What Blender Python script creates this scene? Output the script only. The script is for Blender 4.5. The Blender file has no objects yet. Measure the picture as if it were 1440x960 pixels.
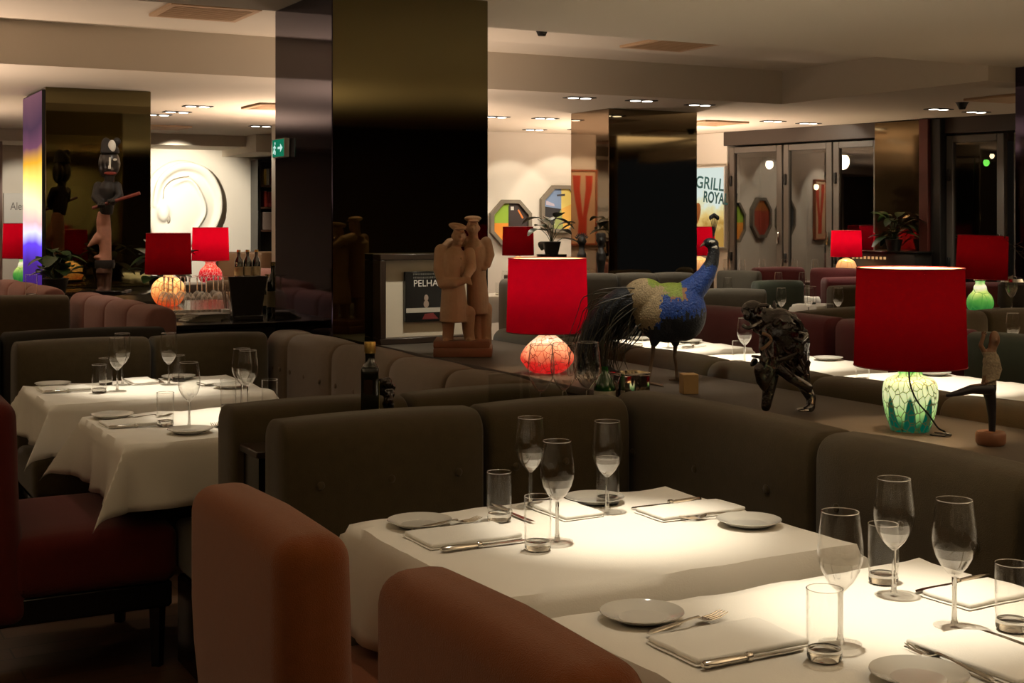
import bpy, bmesh, math, random
from mathutils import Vector, Matrix, noise
random.seed(7)
SC = bpy.context.scene
C = SC.collection
PI = math.pi
R = math.radians

# ------------------------------------------------------------------ materials
def nodes(name):
    m = bpy.data.materials.new(name); m.use_nodes = True
    nt = m.node_tree; nt.nodes.clear()
    out = nt.nodes.new('ShaderNodeOutputMaterial')
    return m, nt, out

def N(nt, kind, **kw):
    n = nt.nodes.new(kind)
    for k, v in kw.items():
        if k in n.inputs: n.inputs[k].default_value = v
        else: setattr(n, k, v)
    return n

def rgba(c): return (c[0], c[1], c[2], 1.0)

def mat(name, col, rough=0.6, metal=0.0, spec=0.5, var=0.0, scale=20, bump=0.0, bscale=None, coat=0.0, sheen=0.0):
    m, nt, out = nodes(name)
    b = N(nt, 'ShaderNodeBsdfPrincipled')
    b.inputs['Base Color'].default_value = rgba(col)
    b.inputs['Roughness'].default_value = rough
    b.inputs['Metallic'].default_value = metal
    b.inputs['Specular IOR Level'].default_value = spec
    b.inputs['Coat Weight'].default_value = coat
    b.inputs['Sheen Weight'].default_value = sheen
    tc = N(nt, 'ShaderNodeTexCoord')
    if var:
        nz = N(nt, 'ShaderNodeTexNoise', Scale=scale, Detail=4.0)
        nt.links.new(tc.outputs['Object'], nz.inputs['Vector'])
        mr = N(nt, 'ShaderNodeMapRange')
        mr.inputs['To Min'].default_value = 1 - var; mr.inputs['To Max'].default_value = 1 + var
        nt.links.new(nz.outputs['Fac'], mr.inputs['Value'])
        mx = N(nt, 'ShaderNodeVectorMath', operation='SCALE')
        mx.inputs[0].default_value = col[:3]
        nt.links.new(mr.outputs['Result'], mx.inputs['Scale'])
        nt.links.new(mx.outputs['Vector'], b.inputs['Base Color'])
    if bump:
        nb = N(nt, 'ShaderNodeTexNoise', Scale=bscale or scale * 4, Detail=3.0)
        nt.links.new(tc.outputs['Object'], nb.inputs['Vector'])
        bp = N(nt, 'ShaderNodeBump', Strength=bump, Distance=0.01)
        nt.links.new(nb.outputs['Fac'], bp.inputs['Height'])
        nt.links.new(bp.outputs['Normal'], b.inputs['Normal'])
    nt.links.new(b.outputs[0], out.inputs[0])
    return m

def emit(name, col, s):
    m, nt, out = nodes(name)
    e = N(nt, 'ShaderNodeEmission', Strength=s); e.inputs['Color'].default_value = rgba(col)
    nt.links.new(e.outputs[0], out.inputs[0])
    return m

def glassy(name, tint=(0.97, 0.97, 0.96), base=0.06, edge=0.75, power=2.2, rough=0.02, gcol=(1, 1, 1), under=0.0):
    """thin clear glass: see-through at the middle, mirror-like towards its edges and (under) where it curves underneath"""
    m, nt, out = nodes(name)
    t = N(nt, 'ShaderNodeBsdfTransparent'); t.inputs['Color'].default_value = rgba(tint)
    g = N(nt, 'ShaderNodeBsdfGlossy', Roughness=rough); g.inputs['Color'].default_value = rgba(gcol)
    lw = N(nt, 'ShaderNodeLayerWeight', Blend=0.5)
    pw = N(nt, 'ShaderNodeMath', operation='POWER'); pw.inputs[1].default_value = power
    nt.links.new(lw.outputs['Facing'], pw.inputs[0])
    ma = N(nt, 'ShaderNodeMath', operation='MULTIPLY_ADD'); ma.inputs[1].default_value = edge; ma.inputs[2].default_value = base
    nt.links.new(pw.outputs[0], ma.inputs[0]); fac = ma.outputs[0]
    if under:
        ge = N(nt, 'ShaderNodeNewGeometry'); sx = N(nt, 'ShaderNodeSeparateXYZ'); nt.links.new(ge.outputs['True Normal'], sx.inputs[0])
        mr = N(nt, 'ShaderNodeMapRange', interpolation_type='SMOOTHSTEP')
        mr.inputs['From Min'].default_value = -0.12; mr.inputs['From Max'].default_value = -0.7; mr.inputs['To Max'].default_value = under
        nt.links.new(sx.outputs['Z'], mr.inputs['Value'])
        ad = N(nt, 'ShaderNodeMath', operation='ADD', use_clamp=True); nt.links.new(fac, ad.inputs[0]); nt.links.new(mr.outputs[0], ad.inputs[1]); fac = ad.outputs[0]
    mx = N(nt, 'ShaderNodeMixShader')
    nt.links.new(fac, mx.inputs[0]); nt.links.new(t.outputs[0], mx.inputs[1]); nt.links.new(g.outputs[0], mx.inputs[2])
    nt.links.new(mx.outputs[0], out.inputs[0])
    return m

def shade_mat(name, col, trans):
    """silk shade: red outside, cream lining inside, lets some lamp light through"""
    m, nt, out = nodes(name)
    ge = N(nt, 'ShaderNodeNewGeometry')
    cm = N(nt, 'ShaderNodeMix', data_type='RGBA'); cm.inputs['A'].default_value = rgba(col); cm.inputs['B'].default_value = (0.75, 0.6, 0.42, 1)
    nt.links.new(ge.outputs['Backfacing'], cm.inputs['Factor'])
    d = N(nt, 'ShaderNodeBsdfDiffuse'); nt.links.new(cm.outputs['Result'], d.inputs['Color'])
    t = N(nt, 'ShaderNodeBsdfTranslucent'); t.inputs['Color'].default_value = rgba(trans)
    tc = N(nt, 'ShaderNodeTexCoord')
    w = N(nt, 'ShaderNodeTexNoise', Scale=220.0, Detail=1.0)
    nt.links.new(tc.outputs['Object'], w.inputs['Vector'])
    bp = N(nt, 'ShaderNodeBump', Strength=0.15, Distance=0.002)
    nt.links.new(w.outputs['Fac'], bp.inputs['Height']); nt.links.new(bp.outputs['Normal'], d.inputs['Normal'])
    a = N(nt, 'ShaderNodeAddShader')
    nt.links.new(d.outputs[0], a.inputs[0]); nt.links.new(t.outputs[0], a.inputs[1])
    nt.links.new(a.outputs[0], out.inputs[0])
    return m

def lamp_glass(name, stops, crack, strength, vscale=22.0, width=0.035, lobes=None, h=0.18):
    """lit art glass: colour bands up the height, dark crackle veins, optional dark flame lobes round the foot"""
    m, nt, out = nodes(name)
    tc = N(nt, 'ShaderNodeTexCoord')
    sx = N(nt, 'ShaderNodeSeparateXYZ'); nt.links.new(tc.outputs['Object'], sx.inputs[0])
    nz = N(nt, 'ShaderNodeTexNoise', Scale=14.0, Detail=4.0); nt.links.new(tc.outputs['Object'], nz.inputs['Vector'])
    dv = N(nt, 'ShaderNodeMath', operation='DIVIDE'); dv.inputs[1].default_value = h
    nt.links.new(sx.outputs['Z'], dv.inputs[0])
    ad = N(nt, 'ShaderNodeMath', operation='MULTIPLY_ADD'); ad.inputs[1].default_value = 0.45; ad.inputs[2].default_value = -0.22
    nt.links.new(nz.outputs['Fac'], ad.inputs[0])
    sm = N(nt, 'ShaderNodeMath', operation='ADD'); nt.links.new(dv.outputs[0], sm.inputs[0]); nt.links.new(ad.outputs[0], sm.inputs[1])
    cr = N(nt, 'ShaderNodeValToRGB'); e = cr.color_ramp.elements
    e[0].position, e[0].color = stops[0][0], rgba(stops[0][1]); e[1].position, e[1].color = stops[-1][0], rgba(stops[-1][1])
    for p, c in stops[1:-1]:
        q = e.new(p); q.color = rgba(c)
    nt.links.new(sm.outputs[0], cr.inputs[0])
    col = cr.outputs['Color']
    if lobes:
        at = N(nt, 'ShaderNodeMath', operation='ARCTAN2'); nt.links.new(sx.outputs['Y'], at.inputs[0]); nt.links.new(sx.outputs['X'], at.inputs[1])
        k = N(nt, 'ShaderNodeMath', operation='MULTIPLY'); k.inputs[1].default_value = lobes[1]; nt.links.new(at.outputs[0], k.inputs[0])
        cs = N(nt, 'ShaderNodeMath', operation='COSINE'); nt.links.new(k.outputs[0], cs.inputs[0])
        z2 = N(nt, 'ShaderNodeMath', operation='MULTIPLY_ADD'); z2.inputs[1].default_value = -3.3; z2.inputs[2].default_value = 1.6
        nt.links.new(dv.outputs[0], z2.inputs[0])
        s2 = N(nt, 'ShaderNodeMath', operation='ADD'); nt.links.new(cs.outputs[0], s2.inputs[0]); nt.links.new(z2.outputs[0], s2.inputs[1])
        mr = N(nt, 'ShaderNodeMapRange'); mr.inputs['From Min'].default_value = 0.45; mr.inputs['From Max'].default_value = 0.75
        nt.links.new(s2.outputs[0], mr.inputs['Value'])
        mx = N(nt, 'ShaderNodeMix', data_type='RGBA'); nt.links.new(mr.outputs[0], mx.inputs['Factor'])
        nt.links.new(col, mx.inputs['A']); mx.inputs['B'].default_value = rgba(lobes[0]); col = mx.outputs['Result']
    vo = N(nt, 'ShaderNodeTexVoronoi', feature='DISTANCE_TO_EDGE', Scale=vscale)
    mp = N(nt, 'ShaderNodeMapping'); mp.inputs['Scale'].default_value = (1, 1, 0.6)
    nt.links.new(tc.outputs['Object'], mp.inputs[0]); nt.links.new(mp.outputs[0], vo.inputs['Vector'])
    m2 = N(nt, 'ShaderNodeMapRange'); m2.inputs['From Min'].default_value = 0.0; m2.inputs['From Max'].default_value = width
    nt.links.new(vo.outputs['Distance'], m2.inputs['Value'])
    mx2 = N(nt, 'ShaderNodeMix', data_type='RGBA'); nt.links.new(m2.outputs[0], mx2.inputs['Factor'])
    mx2.inputs['A'].default_value = rgba(crack); nt.links.new(col, mx2.inputs['B'])
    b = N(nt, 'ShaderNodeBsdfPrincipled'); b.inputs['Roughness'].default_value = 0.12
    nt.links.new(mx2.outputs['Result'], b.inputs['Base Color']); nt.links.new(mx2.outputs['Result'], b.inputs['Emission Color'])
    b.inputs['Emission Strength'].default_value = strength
    nt.links.new(b.outputs[0], out.inputs[0])
    return m

def wood_floor(name):
    m, nt, out = nodes(name)
    tc = N(nt, 'ShaderNodeTexCoord')
    br = N(nt, 'ShaderNodeTexBrick', Scale=1.0)
    br.inputs['Brick Width'].default_value = 1.4; br.inputs['Row Height'].default_value = 0.12; br.inputs['Mortar Size'].default_value = 0.003
    br.inputs['Color1'].default_value = (0.06, 0.03, 0.015, 1); br.inputs['Color2'].default_value = (0.1, 0.05, 0.025, 1); br.inputs['Mortar'].default_value = (0.01, 0.006, 0.004, 1)
    nt.links.new(tc.outputs['Object'], br.inputs['Vector'])
    b = N(nt, 'ShaderNodeBsdfPrincipled', Roughness=0.35)
    nt.links.new(br.outputs['Color'], b.inputs['Base Color']); nt.links.new(b.outputs[0], out.inputs[0])
    return m

def flame_panel(name, z0, z1):
    m, nt, out = nodes(name)
    tc = N(nt, 'ShaderNodeTexCoord'); sx = N(nt, 'ShaderNodeSeparateXYZ'); nt.links.new(tc.outputs['Object'], sx.inputs[0])
    nz = N(nt, 'ShaderNodeTexNoise', Scale=1.6, Detail=1.0); nt.links.new(tc.outputs['Object'], nz.inputs['Vector'])
    mr = N(nt, 'ShaderNodeMapRange'); mr.inputs['From Min'].default_value = z0; mr.inputs['From Max'].default_value = z1
    nt.links.new(sx.outputs['Z'], mr.inputs['Value'])
    ad = N(nt, 'ShaderNodeMath', operation='MULTIPLY_ADD'); ad.inputs[1].default_value = 0.14; nt.links.new(nz.outputs['Fac'], ad.inputs[0])
    su = N(nt, 'ShaderNodeMath', operation='SUBTRACT'); su.inputs[1].default_value = 0.07
    nt.links.new(mr.outputs[0], ad.inputs[2]); nt.links.new(ad.outputs[0], su.inputs[0])
    cr = N(nt, 'ShaderNodeValToRGB'); e = cr.color_ramp.elements
    st = [(0, (0.03, 0.01, 0.08)), (0.2, (0.06, 0.02, 0.2)), (0.3, (0.14, 0.06, 0.85)), (0.36, (0.75, 0.75, 1)), (0.41, (0.9, 0.5, 0.5)), (0.5, (1, 0.9, 0.55)),
          (0.6, (1, 0.85, 0.2)), (0.68, (0.8, 0.4, 0.03)), (0.76, (0.16, 0.06, 0.1)), (0.86, (0.07, 0.035, 0.06)), (1, (0.16, 0.07, 0.09))]
    e[0].position, e[0].color = 0, rgba(st[0][1]); e[1].position, e[1].color = 1, rgba(st[-1][1])
    for p, c in st[1:-1]: q = e.new(p); q.color = rgba(c)
    nt.links.new(su.outputs[0], cr.inputs[0])
    em = N(nt, 'ShaderNodeEmission', Strength=1.3); nt.links.new(cr.outputs[0], em.inputs[0]); nt.links.new(em.outputs[0], out.inputs[0])
    return m

M = {}
M['linen'] = mat('white_linen', (0.78, 0.74, 0.66), 0.85, var=0.03, scale=6, bump=0.08, bscale=260, spec=0.2)
M['napkin'] = mat('napkin_linen', (0.8, 0.77, 0.7), 0.9, bump=0.1, bscale=300, spec=0.2)
M['olive'] = mat('olive_brown_wool', (0.066, 0.048, 0.022), 0.95, var=0.18, scale=30, bump=0.35, bscale=420, spec=0.15, sheen=0.25)
M['taupe'] = mat('taupe_wool', (0.15, 0.105, 0.068), 0.95, var=0.12, scale=30, bump=0.3, bscale=420, spec=0.15, sheen=0.2)
M['green'] = mat('dark_green_wool', (0.04, 0.05, 0.033), 0.95, var=0.12, scale=30, bump=0.3, bscale=400, spec=0.15, sheen=0.2)
M['grey'] = mat('grey_wool', (0.1, 0.09, 0.07), 0.95, var=0.12, scale=30, bump=0.3, bscale=400, spec=0.15, sheen=0.2)
M['maroon'] = mat('maroon_wool', (0.1, 0.018, 0.02), 0.95, var=0.12, scale=30, bump=0.3, bscale=400, spec=0.15, sheen=0.2)
M['pink'] = mat('dusty_pink_wool', (0.27, 0.13, 0.11), 0.95, var=0.1, scale=30, bump=0.3, bscale=400, spec=0.15, sheen=0.2)
M['orange'] = mat('rust_orange_wool', (0.24, 0.068, 0.015), 0.95, var=0.12, scale=40, bump=0.4, bscale=450, spec=0.15, sheen=0.3)
M['red'] = mat('red_wool', (0.1, 0.01, 0.007), 0.95, var=0.12, scale=40, bump=0.35, bscale=450, spec=0.15, sheen=0.2)
M['darkwood'] = mat('dark_stained_wood', (0.03, 0.018, 0.011), 0.35, var=0.3, scale=8)
M['blackwood'] = mat('black_lacquer', (0.008, 0.007, 0.006), 0.2)
M['ledge'] = mat('brown_grey_ledge', (0.075, 0.06, 0.046), 0.55, var=0.08, scale=14)
M['brownpanel'] = mat('brown_panel', (0.1, 0.07, 0.042), 0.7, var=0.08, scale=10)
M['ceil'] = mat('ceiling_plaster', (0.72, 0.64, 0.53), 0.9, spec=0.1)
M['wall'] = mat('wall_plaster', (0.75, 0.69, 0.6), 0.9, spec=0.1, var=0.03, scale=3)
M['dim'] = mat('dark_wall_panelling', (0.05, 0.035, 0.025), 0.6)
M['mirror'] = mat('bronze_mirror', (0.16, 0.135, 0.065), 0.03, metal=1.0)
M['mirror2'] = mat('grey_bronze_mirror', (0.36, 0.27, 0.19), 0.03, metal=1.0)
M['mirror3'] = mat('violet_grey_mirror', (0.06, 0.048, 0.085), 0.05, metal=1.0)  # violet of the reflected left side is put into this tint
M['floor'] = wood_floor('dark_plank_floor')
M['porcelain'] = mat('white_porcelain', (0.6, 0.58, 0.52), 0.12, coat=0.4)
M['steel'] = mat('polished_cutlery_steel', (0.62, 0.58, 0.52), 0.16, metal=1.0)
M['chrome'] = mat('chrome', (0.7, 0.68, 0.64), 0.08, metal=1.0)
M['brass'] = mat('aged_brass', (0.5, 0.36, 0.14), 0.25, metal=1.0)
M['glass'] = glassy('clear_glass', tint=(0.99, 0.99, 0.985), base=0.02, edge=0.95, power=4.2, rough=0.0)
M['glasslow'] = glassy('clear_glass_curved_bottom', tint=(0.985, 0.985, 0.98), base=0.03, edge=0.9, power=3.6, rough=0.06, under=0.34)
M['glassfoot'] = glassy('clear_glass_foot', tint=(0.985, 0.985, 0.98), base=0.03, edge=0.3, power=3.0, rough=0.02)
M['glassrim'] = glassy('clear_glass_rim', base=0.3, edge=0.65, power=1.2)
def solid_glass(name):
    m, nt, out = nodes(name)
    g = N(nt, 'ShaderNodeBsdfGlass', Roughness=0.0, IOR=1.45); g.inputs['Color'].default_value = (0.97, 0.97, 0.96, 1)
    nt.links.new(g.outputs[0], out.inputs[0])
    return m
M['glassthick'] = solid_glass('thick_clear_glass')
M['acrylic'] = glassy('clear_acrylic', tint=(0.93, 0.93, 0.92), base=0.05, edge=0.8, power=3.0)
M['pane'] = glassy('night_window_glass', tint=(0.45, 0.42, 0.36), base=0.2, edge=0.5, power=2.5, rough=0.015)
M['darkglass'] = mat('dark_bottle_glass', (0.006, 0.007, 0.003), 0.06, coat=0.5)
M['greenglass'] = mat('green_bottle_glass', (0.015, 0.08, 0.012), 0.08, coat=0.4)
M['gold'] = mat('gold_cap', (0.55, 0.36, 0.1), 0.3, metal=0.9)
M['shade_in'] = mat('shade_lining', (0.85, 0.8, 0.7), 0.8)
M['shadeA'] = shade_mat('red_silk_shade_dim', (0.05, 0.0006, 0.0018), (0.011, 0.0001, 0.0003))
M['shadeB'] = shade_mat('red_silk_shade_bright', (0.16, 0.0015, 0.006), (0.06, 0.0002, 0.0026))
M['oak'] = mat('carved_lime_wood', (0.42, 0.245, 0.13), 0.6, var=0.14, scale=25, bump=0.25, bscale=60)
M['oakbase'] = mat('reddish_wood_base', (0.24, 0.1, 0.05), 0.5, var=0.2, scale=12)
M['tanblock'] = mat('tan_wood_block', (0.42, 0.26, 0.1), 0.6, var=0.1, scale=15)
M['bronze'] = mat('dark_varnished_root', (0.013, 0.006, 0.005), 0.16, var=0.5, scale=40, bump=0.5, bscale=70, coat=0.5)
M['black'] = mat('matt_black', (0.01, 0.009, 0.008), 0.5)
M['blackpaint'] = mat('black_paint', (0.018, 0.015, 0.013), 0.4)
M['white'] = mat('white_paint', (0.75, 0.73, 0.68), 0.6)
M['plaster'] = mat('white_plaster_relief', (0.85, 0.81, 0.72), 0.75, spec=0.2)
M['frame'] = mat('bronze_grey_window_frame', (0.11, 0.095, 0.08), 0.5)
M['frameoct'] = mat('grey_picture_frame', (0.19, 0.165, 0.125), 0.6)
M['redpost'] = mat('oxblood_post', (0.09, 0.016, 0.01), 0.45)
M['vent'] = mat('tan_air_grille', (0.6, 0.4, 0.24), 0.6)
M['ventdark'] = mat('grille_gap', (0.16, 0.1, 0.06), 0.8)
M['down'] = emit('downlight_lamp', (1.0, 0.93, 0.8), 6.0)
M['leaf'] = mat('dark_green_leaf', (0.018, 0.045, 0.012), 0.35, var=0.3, scale=20)
M['leafl'] = mat('fresh_green_leaf', (0.1, 0.2, 0.03), 0.4, var=0.3, scale=20)
M['pot'] = mat('dark_clay_pot', (0.02, 0.018, 0.014), 0.5)
M['twig'] = mat('dark_twig', (0.02, 0.015, 0.01), 0.7)
M['binding'] = mat('dark_red_binding', (0.16, 0.004, 0.006), 0.7)
M['cord'] = mat('black_flex', (0.008, 0.008, 0.007), 0.4)

# ------------------------------------------------------------------ mesh helpers
def box(bm, c, s, bev=0.0, seg=2, rz=0.0, mi=0):
    r = bmesh.ops.create_cube(bm, size=1.0)
    vs = r['verts']
    bmesh.ops.scale(bm, vec=s, verts=vs)
    if bev:
        es = list({e for v in vs for e in v.link_edges})
        q = bmesh.ops.bevel(bm, geom=es, offset=min(bev, min(s) * 0.49), segments=seg, affect='EDGES', profile=0.5)
        vs = list({v for f in q['faces'] for v in f.verts} | {v for v in vs if v.is_valid})
        stack, seen = list(vs), set(vs)
        while stack:
            v = stack.pop()
            for e in v.link_edges:
                o = e.other_vert(v)
                if o not in seen: seen.add(o); stack.append(o)
        vs = list(seen)
    if rz: bmesh.ops.rotate(bm, cent=(0, 0, 0), matrix=Matrix.Rotation(rz, 3, 'Z'), verts=vs)
    bmesh.ops.translate(bm, vec=c, verts=vs)
    if mi:
        for f in {f for v in vs for f in v.link_faces}: f.material_index = mi
    return vs

def lathe(bm, prof, seg=32, c=(0, 0, 0), mi=0):
    rings = []
    for r, z in prof:
        if r <= 1e-6: rings.append([bm.verts.new((c[0], c[1], c[2] + z))])
        else: rings.append([bm.verts.new((c[0] + r * math.cos(2 * PI * k / seg), c[1] + r * math.sin(2 * PI * k / seg), c[2] + z)) for k in range(seg)])
    for a, b in zip(rings, rings[1:]):
        for k in range(seg):
            j = (k + 1) % seg
            if len(a) == 1 and len(b) == 1: continue
            if len(a) == 1: f = bm.faces.new((a[0], b[j], b[k]))
            elif len(b) == 1: f = bm.faces.new((a[k], a[j], b[0]))
            else: f = bm.faces.new((a[k], a[j], b[j], b[k]))
            f.material_index = mi

def tube(bm, pts, rad, seg=8, flat=1.0, mi=0):
    pts = [Vector(p) for p in pts]
    if not isinstance(rad, (list, tuple)): rad = [rad] * len(pts)
    rings = []
    up = Vector((0, 0, 1))
    prev = None
    for i, p in enumerate(pts):
        d = (pts[min(i + 1, len(pts) - 1)] - pts[max(i - 1, 0)]).normalized()
        if prev is None:
            a = d.cross(up)
            if a.length < 1e-3: a = d.cross(Vector((1, 0, 0)))
        else:
            a = prev - d * prev.dot(d)
            if a.length < 1e-4: a = d.cross(up)
        a.normalize(); prev = a
        b = d.cross(a).normalized()
        rings.append([bm.verts.new(p + a * (rad[i] * math.cos(2 * PI * k / seg)) + b * (rad[i] * flat * math.sin(2 * PI * k / seg))) for k in range(seg)])
    fs = []
    for r0, r1 in zip(rings, rings[1:]):
        for k in range(seg):
            j = (k + 1) % seg
            fs.append(bm.faces.new((r0[k], r0[j], r1[j], r1[k])))
    fs.append(bm.faces.new(rings[0][::-1])); fs.append(bm.faces.new(rings[-1]))
    for f in fs: f.material_index = mi

def ell(bm, c, r, rot=None, u=16, v=10, mi=0):
    q = bmesh.ops.create_uvsphere(bm, u_segments=u, v_segments=v, radius=1.0)
    vs = q['verts']
    bmesh.ops.scale(bm, vec=r, verts=vs)
    if rot is not None: bmesh.ops.rotate(bm, cent=(0, 0, 0), matrix=rot, verts=vs)
    bmesh.ops.translate(bm, vec=c, verts=vs)
    if mi:
        for f in {f for w in vs for f in w.link_faces}: f.material_index = mi

def limb(bm, pts, rad, flat=1.0):
    """tapered capsule chain for sculpted bodies"""
    tube(bm, pts, rad, 12, flat)
    for p, r in zip(pts, rad if isinstance(rad, (list, tuple)) else [rad] * len(pts)):
        ell(bm, p, (r, r * 0.98, r), u=12, v=8)

def prism(bm, poly, y0, y1, mi=0):
    """polygon in (x, z) extruded along y"""
    a = [bm.verts.new((x, y0, z)) for x, z in poly]; b = [bm.verts.new((x, y1, z)) for x, z in poly]
    n = len(poly); fs = [bm.faces.new(a), bm.faces.new(b[::-1])]
    for k in range(n):
        j = (k + 1) % n
        fs.append(bm.faces.new((a[j], a[k], b[k], b[j])))
    for f in fs: f.material_index = mi

def cushion(bm, lo, hi, r, puff=0.0, cuts=9, side=None, crown=0.0):
    """rounded upholstered block; r = edge radius per axis (or one for all); side = axis/sign of the face that bulges"""
    n0 = len(bm.verts)
    q = bmesh.ops.create_cube(bm, size=2.0)
    es = list({e for v in q['verts'] for e in v.link_edges})
    bmesh.ops.subdivide_edges(bm, edges=es, cuts=cuts, use_grid_fill=True)
    bm.verts.ensure_lookup_table()
    lo, hi = Vector(lo), Vector(hi)
    ctr, half = (lo + hi) / 2, (hi - lo) / 2
    rv = [min(x, h * 0.999) for x, h in zip(r if isinstance(r, (tuple, list)) else (r, r, r), half)]
    for v in bm.verts[n0:]:
        u = v.co.copy(); p = Vector((0, 0, 0))
        for i in range(3):          # crowd the grid lines towards the edges so the rounding gets its rings
            h = half[i]; m = rv[i] / h; t = abs(u[i])
            p[i] = math.copysign(h * (t / 0.5 * (1 - m) if t < 0.5 else (1 - m) + (t - 0.5) / 0.5 * m), u[i])
        inner = Vector([max(-half[i] + rv[i], min(half[i] - rv[i], p[i])) for i in range(3)])
        d = Vector([(p[i] - inner[i]) / rv[i] for i in range(3)])
        if d.length > 1e-6:
            big = max(abs(x) for x in d); d = d.normalized() * big
            p = inner + Vector([d[i] * rv[i] for i in range(3)])
        if side is not None and puff:
            ax, sg = side
            o = [i for i in range(3) if i != ax]
            w = max(0, 1 - abs(p[o[0]] / half[o[0]]) ** 4) * max(0, 1 - abs(p[o[1]] / half[o[1]]) ** 3)
            if u[ax] * sg > 0: p[ax] += sg * puff * w * min(1, u[ax] * sg)
        if crown and u.z > 0: p.z += crown * (1 - (p.x / half.x) ** 2) * u.z
        v.co = ctr + p

def finish(bm, ang=38):
    bmesh.ops.recalc_face_normals(bm, faces=bm.faces)
    for f in bm.faces: f.smooth = True
    for e in bm.edges:
        if len(e.link_faces) == 2 and e.calc_face_angle(0) > R(ang): e.smooth = False

def obj(name, bm, m, parent=None, loc=(0, 0, 0), rz=0.0, ang=38):
    finish(bm, ang)
    me = bpy.data.meshes.new(name); bm.to_mesh(me); bm.free()
    for q in (m if isinstance(m, (list, tuple)) else [m]): me.materials.append(q)
    o = bpy.data.objects.new(name, me); C.objects.link(o)
    o.location = loc; o.rotation_euler = (0, 0, rz)
    if parent: o.parent = parent
    return o

def organic(name, bm, m, parent, voxel, iters=4, classify=None, loc=(0, 0, 0)):
    """fuse overlapping sculpted lumps into one continuous skin"""
    bmesh.ops.recalc_face_normals(bm, faces=bm.faces)
    me = bpy.data.meshes.new('tmp'); bm.to_mesh(me); bm.free()
    t = bpy.data.objects.new('tmp', me); C.objects.link(t)
    r = t.modifiers.new('r', 'REMESH'); r.mode = 'VOXEL'; r.voxel_size = voxel
    s = t.modifiers.new('s', 'SMOOTH'); s.iterations = iters; s.factor = 0.5
    dg = bpy.context.evaluated_depsgraph_get()
    out = bpy.data.meshes.new_from_object(t.evaluated_get(dg))
    bpy.data.objects.remove(t); bpy.data.meshes.remove(me)
    out.name = name
    out.materials.clear()
    for q in (m if isinstance(m, (list, tuple)) else [m]): out.materials.append(q)
    for p in out.polygons:
        p.use_smooth = True
        if classify: p.material_index = classify(p.center)
    o = bpy.data.objects.new(name, out); C.objects.link(o); o.location = loc
    if parent: o.parent = parent
    return o

def lettering(name, body, size, m, parent, loc, rot=(PI / 2, 0, 0), ext=0.002, align='CENTER', shear=0.0, bold=0.0, sx=1.0):
    cu = bpy.data.curves.new('tmp_text', 'FONT'); cu.body = body; cu.size = size; cu.extrude = ext; cu.align_x = align; cu.align_y = 'CENTER'
    cu.shear = shear; cu.offset = bold
    t = bpy.data.objects.new('tmp_text', cu); C.objects.link(t)
    dg = bpy.context.evaluated_depsgraph_get()
    me = bpy.data.meshes.new_from_object(t.evaluated_get(dg))
    bpy.data.objects.remove(t); bpy.data.curves.remove(cu)
    me.name = name; me.materials.clear(); me.materials.append(m)
    o = bpy.data.objects.new(name, me); C.objects.link(o)
    o.location = loc; o.rotation_euler = rot; o.scale = (sx, 1, 1)
    if parent: o.parent = parent
    return o

def tag(o, label, cat, group=None):
    o['label'] = label; o['category'] = cat
    if group: o['group'] = group
    return o

def thing(name, label, cat, loc=(0, 0, 0), rz=0.0, group=None):
    o = bpy.data.objects.new(name, None); C.objects.link(o)
    o.location = loc; o.rotation_euler = (0, 0, rz)
    return tag(o, label, cat, group)

def dup(root, loc, rz, label, group=None, s=None):
    r = root.copy(); C.objects.link(r); r.location = loc; r.rotation_euler = (0, 0, rz)
    r['label'] = label
    if group: r['group'] = group
    if s: r.scale = (s, s, s)
    for ch in root.children:
        c = ch.copy(); C.objects.link(c); c.parent = r
        for g in ch.children:
            d = g.copy(); C.objects.link(d); d.parent = c
    return r

def struct(name, bm, m, parent=None, loc=(0, 0, 0), rz=0.0):
    o = obj(name, bm, m, parent, loc, rz)
    if parent is None: o['kind'] = 'structure'
    return o

def sbox(name, lo, hi, m, bev=0.0, parent=None):
    bm = bmesh.new()
    box(bm, [(a + b) / 2 for a, b in zip(lo, hi)], [b - a for a, b in zip(lo, hi)], bev)
    return struct(name, bm, m, parent)

def arc(pts, n=8):
    out = []
    P = [Vector(p) for p in pts]; P = [P[0]] + P + [P[-1]]
    for i in range(1, len(P) - 2):
        for k in range(n):
            u = k / n; a, b, c, d = P[i - 1], P[i], P[i + 1], P[i + 2]
            out.append(0.5 * ((2 * b) + (c - a) * u + (2 * a - 5 * b + 4 * c - d) * u * u + (3 * b - a - 3 * c + d) * u ** 3))
    out.append(P[-2]); return out
def B(): return bmesh.new()

# ------------------------------------------------------------------ camera
YAW = 28.5
cam = bpy.data.cameras.new('camera'); co = bpy.data.objects.new('camera', cam); C.objects.link(co)
co.location = (0, 0, 1.48); co.rotation_euler = (PI / 2, 0, -R(YAW))
cam.sensor_width = 36; cam.lens = 36 * 1900 / 1440; cam.shift_y = -(480 - 308) / 1440
cam.clip_start = 0.05; cam.clip_end = 200
SC.camera = co

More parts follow.
